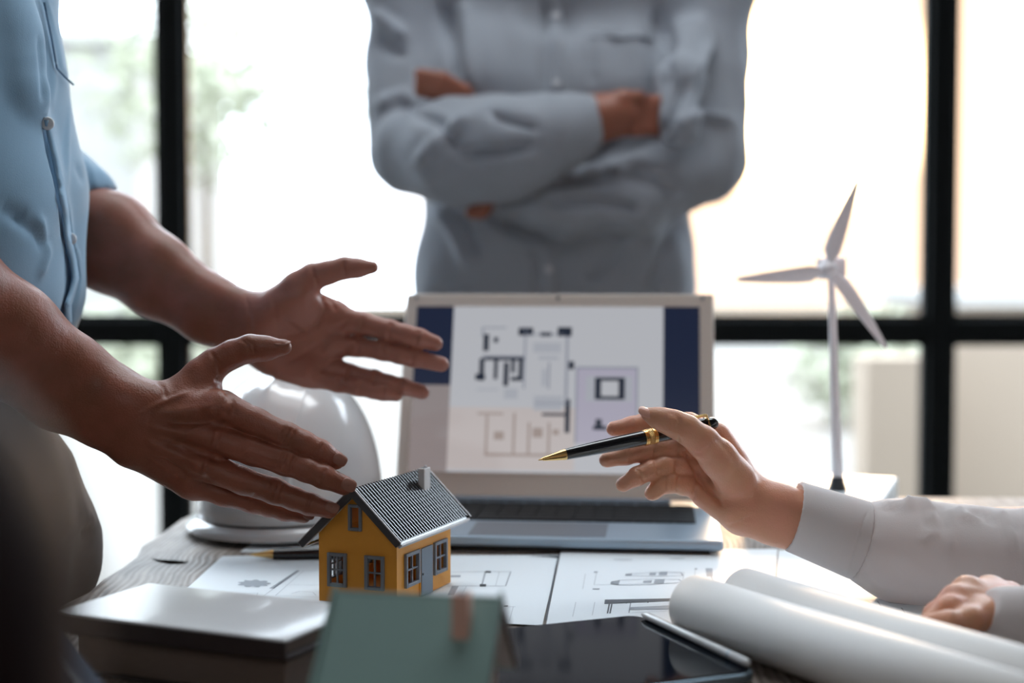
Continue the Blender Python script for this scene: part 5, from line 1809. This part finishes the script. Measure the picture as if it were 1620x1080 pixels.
# index finger behind the pen
PC(fin, [(1122, 690, dw + .034, 22), (1090, 672, dw + .036, 18.5), (1052, 667, dw + .034, 16.5), (1022, 669, dw + .030, 15.5), (1000, 674, dw + .026, 14.5), (971, 678, dw + .022, 12)], .004)
f2_ = Field(Wlo, Whi, .0013)
PC(f2_, [(1112, 708, dw + .032, 20), (1078, 709, dw + .030, 18), (1040, 711, dw + .024, 16.5), (1012, 715, dw + .018, 15), (990, 720, dw + .014, 14.5), (960, 727, dw + .008, 12.5)], .004)
fin.merge(f2_, .001); f2_.v[:] = 1.0
PC(f2_, [(1112, 738, dw + .034, 19), (1076, 737, dw + .026, 17), (1048, 738, dw + .018, 16), (1028, 744, dw + .012, 14.8), (1008, 753, dw + .008, 14), (986, 766, dw + .006, 12)], .004)
fin.merge(f2_, .001); f2_.v[:] = 1.0
PC(f2_, [(1110, 765, dw + .034, 18), (1082, 766, dw + .024, 16.5), (1060, 764, dw + .016, 15), (1046, 767, dw + .012, 13.6), (1034, 778, dw + .010, 11.5), (1030, 781, dw + .010, 9.5)], .004)
fin.merge(f2_, .001); f2_.v[:] = 1.0
# thumb over the pen
PC(f2_, [(1162, 756, dw + .010, 33), (1136, 724, dw - .002, 28), (1112, 699, dw - .010, 24), (1086, 679, dw - .014, 21), (1064, 669, dw - .015, 19), (1043, 662, dw - .014, 15.5), (1024, 655, dw - .012, 10.5)], .006)
pw_ = Field(Wlo, Whi, .0013)
for p in ([(1190, 784, dw + .026, 30), (1128, 692, dw + .036, 21)], [(1188, 795, dw + .028, 32), (1118, 716, dw + .038, 21)], [(1180, 806, dw + .028, 32), (1116, 742, dw + .038, 20)],
          [(1172, 812, dw + .026, 30), (1110, 772, dw + .034, 19)], [(1158, 805, dw + .014, 27), (1112, 785, dw + .024, 16)], [(1158, 728, dw + .030, 18), (1138, 692, dw + .034, 17)]):
    PC(pw_, p, .011)
pw_.merge(f2_, .0055)
PC(pw_, [(1190, 790, dw + .020, 32), (1232, 804, dw + .020, 36), (1290, 824, dw + .018, 40), (1360, 845, dw + .015, 44)], .010)
PC(pw_, [(1184, 808, dw + .022, 33), (1225, 822, dw + .022, 36), (1290, 842, dw + .018, 40), (1360, 857, dw + .015, 44)], .010)
pw_.merge(fin, .006)
VW, FW = pw_.surface(); VW = relax(VW, FW, 1)
st = [([(1081, 712), (1092, 728), (1104, 754), (1116, 772), (1130, 786), (1142, 800)], 2.6, -.0022),
      ([(1104, 758), (1100, 775), (1095, 792)], 2.2, -.0012), ([(1073, 690), (1073, 722)], 1.8, -.0011), ([(1070, 728), (1070, 750)], 1.8, -.0011), ([(1074, 752), (1072, 780)], 1.8, -.0011),
      ([(1036, 698), (1034, 725)], 1.8, -.0008), ([(996, 708), (998, 732)], 1.8, -.0007), ([(1036, 726), (1042, 750)], 1.8, -.0009), ([(1008, 740), (1020, 762)], 1.6, -.0007), ([(1058, 752), (1056, 778)], 1.6, -.0007),
      ([(1000, 660), (1002, 690)], 1.8, -.0006),
      ([(1064, 650), (1070, 662), (1068, 684)], 1.8, -.0006), ([(1069, 652), (1075, 664), (1073, 686)], 1.8, -.0006), ([(1060, 650), (1064, 662), (1062, 682)], 1.8, -.0005),
      ([(1092, 716), (1108, 718), (1124, 706)], 2.0, -.0005), ([(1150, 832), (1170, 826), (1190, 816)], 2.0, -.0005), ([(1130, 690), (1150, 710), (1165, 735)], 4, -.0006)]
VW = sculpt(VW, FW, [(a, w * 1.35, h * 1.7) for a, w, h in st])
# left hand, a loose fist resting on the plans
Llo, Lhi = (.24, .83, .74), (.42, 1.0, .83)
dl = .905
fl = Field(Llo, Lhi, .0016)
f3 = Field(Llo, Lhi, .0016)
for i, (kx, ky, kd) in enumerate(((1566, 936, dl + .030), (1530, 936, dl + .016), (1512, 948, dl + .002), (1504, 964, dl - .012))):
    f3.v[:] = 1.0
    PC(f3, [(kx + 30, ky + 8, kd + .006, 26), (kx, ky, kd, 21), (kx - 30, ky + 26, kd - .002, 19.5), (kx - 30, ky + 52, kd + .004, 17), (kx - 8, ky + 58, kd + .01, 15)], .006)
    fl.merge(f3, .0025)
f3.v[:] = 1.0
PC(f3, [(1566, 972, dl - .012, 22), (1535, 980, dl - .026, 19), (1500, 985, dl - .034, 17.5), (1474, 984, dl - .03, 14)], .006)
fl.merge(f3, .004)
for p in ([(1625, 974, dl + .014, 32), (1566, 940, dl + .026, 22)], [(1625, 980, dl + .01, 36), (1534, 942, dl + .012, 22)], [(1622, 985, dl, 36), (1520, 960, dl, 22)], [(1620, 988, dl - .006, 32), (1560, 976, dl - .014, 21)]):
    PC(fl, p, .010)
PC(fl, [(1620, 982, dl, 38), (1700, 985, dl - .01, 44)], .012)
VL, FL_ = fl.surface(); VL = relax(VL, FL_, 1)
# arms inside the sleeves, trunk, head
Wb = Field((.30, .62, .36), (1.04, 1.42, 1.32), .010)
eR = np.array([.56, 1.065, .800]); eL = np.array([.58, .82, .81])
shR, shL = np.array([.80, 1.21, 1.14]), np.array([.80, .84, 1.14])
Wb.cone(W(1350, 851, dw + .016), eR, .020, .030, .01); Wb.cone(eR, shR, .038, .045, .02)
Wb.cone(W(1690, 985, dl - .01), eL, .022, .034, .01); Wb.cone(eL, shL, .038, .045, .02)
Wb.cone(shR, shL, .045, .045, .05)
for yy in (.94, 1.10):
    Wb.cone((.84, yy, .60), (.83, yy, 1.05), .09, .085, .05)
    Wb.chain([(.82, yy, .54), (.46, yy, .52), (.46, yy, .40)], [.075, .055, .05], .02)
Wb.cone((.82, 1.02, 1.14), (.80, 1.02, 1.30), .055, .048, .04)
VB, FB = Wb.surface()
hc3 = np.array([.775, 1.02, 1.415])
Hd, HP, HR_ = head_field(hc3, (-1, -.1))
Hd.cone(HP(-.03, 0, -.125), HP(-.02, 0, -.05), .046, .05, .03)
VH, FH = Hd.surface()
world_child('body', np_mesh('body', [(VW, FW), (VL, FL_), (VB, FB), (VH, FH)]), M['skin_light'], wom)
hair_and_eyes(wom, hc3, (-1, -.1), HP, HR_, True)
nail(wom, 1024, 651, dw - .0175, (-.9, -.35), .0068, .0044, .75, M['nail_light'])

# blouse sleeve: cuff, sleeve, trunk
cA, cB = W(1262, 818, dw + .018), W(1366, 856, dw + .014)
ax = (cB - cA) / np.linalg.norm(cB - cA)
Cf = Field((.18, .96, .74), (.36, 1.20, .90), .0012)
Cf.cone(cA - ax * .02, cB + ax * .006, PXR(55, dw), PXR(66, dw), 0)
n1 = W(1277, 768, dw) - W(1250, 870, dw)          # direction of the cuff edge in the picture plane
n1 /= np.linalg.norm(n1)
nn = np.cross(n1, np.array([0, 1.0, 0])); nn /= np.linalg.norm(nn)
if nn[0] > 0:
    nn = -nn
Cf.keep(nn, float(nn @ W(1263, 818, dw)))
n2 = W(1386, 795, dw) - W(1348, 920, dw); n2 /= np.linalg.norm(n2)
n2 = np.cross(n2, np.array([0, 1.0, 0])); n2 *= (1 if n2[0] > 0 else -1) / np.linalg.norm(n2)
Cf.keep(n2, float(n2 @ W(1368, 857, dw)))
Cf.cone(cA - ax * .03, cA + ax * .022, PXR(50, dw), PXR(52, dw), .0, None, True)
V, Fq = Cf.surface(); V = relax(V, Fq, 1)
V = sculpt(V, Fq, [([(1376, 800), (1352, 862), (1338, 912)], 1.6, -.0009)])
world_child('cuff', np_mesh('cuff', [(V, Fq)]), M['blouse'], wom)
Bl = Field((.24, .60, .56), (1.02, 1.44, 1.26), .0046)
PC(Bl, [(1372, 858, dw + .014, 62), (1430, 872, dw + .012, 76), (1500, 884, dw + .006, 74), (1570, 892, dw + .004, 78), (1700, 890, dw + .002, 82)], .02)
Bl.chain([W(1700, 890, dw + .002), eR, shR], [PXR(82, dw), .058, .075], .03)
Bl.chain([W(1675, 990, dl - .012), W(1740, 985, dl - .014), eL, shL], [PXR(66, dl), PXR(78, dl), .058, .075], .02)
for yy in (.92, 1.02, 1.12):
    Bl.chain([(.84, yy, .58), (.83, yy, .85), (.82, yy, 1.12)], [.125, .12, .09], .05)
Bl.cone(shR, shL, .07, .07, .05)
Bl.keep(-n2, float(-n2 @ W(1366, 857, dw)))
V, Fq = Bl.surface(); V = relax(V, Fq, 2)
st = [([(1352, 905), (1390, 918), (1440, 928), (1500, 940)], 2.2, -.0016), ([(1388, 800), (1400, 806), (1420, 808)], 4, -.002),
      ([(1395, 795), (1440, 800), (1425, 808)], 5, .003), ([(1430, 795), (1450, 790), (1475, 800)], 8, .006), ([(1475, 805), (1475, 840), (1460, 865)], 4, .0035), ([(1468, 805), (1466, 835)], 5, -.003),
      ([(1500, 800), (1506, 850), (1504, 900)], 5, .003), ([(1490, 795), (1495, 840)], 6, -.004), ([(1515, 798), (1525, 815), (1560, 822)], 6, .004), ([(1535, 808), (1570, 824)], 7, -.005), ([(1580, 806), (1600, 830), (1606, 880)], 6, .004), ([(1590, 812), (1610, 840)], 6, -.003)]
V = sculpt(V, Fq, [(a, b, h * .9) for a, b, h in st])
amp = np.clip((V[:, 0] - .27) / .06, 0, 1)
V = V + vnormals(V, Fq) * (amp * (0.0016 * wave_noise(V, 25, 30) + .0004 * wave_noise(V, 27, 70)))[:, None]
bl = world_child('blouse', np_mesh('blouse', [(V, Fq)]), M['blouse'], wom)
# left cuff
cl0, cl1 = W(1592, 984, dl - .010), W(1680, 988, dl - .012)
Cf = Field((.26, .80, .72), (.44, 1.02, .87), .0016)
Cf.cone(cl0, cl1, PXR(56, dl), PXR(64, dl), 0)
nl = (cl1 - cl0) / np.linalg.norm(cl1 - cl0)
nq = np.array([-.82, -.1, .5]); nq /= np.linalg.norm(nq)
Cf.keep(nq, float(nq @ W(1556, 985, dl - .020)))
V, Fq = Cf.surface(); V = relax(V, Fq, 1)
world_child('cuff', np_mesh('cuff', [(V, Fq)]), M['blouse'], wom)
Tw = Field((.34, .80, .05), (1.0, 1.24, .72), .009)
for yy in (.94, 1.10):
    Tw.chain([(.84, yy, .56), (.44, yy, .545), (.44, yy, .40), (.47, yy, .08)], [.095, .072, .065, .055], .03)
V, Fq = Tw.surface()
world_child('trousers', np_mesh('trousers', [(V, Fq)]), M['trouser_dark'], wom)
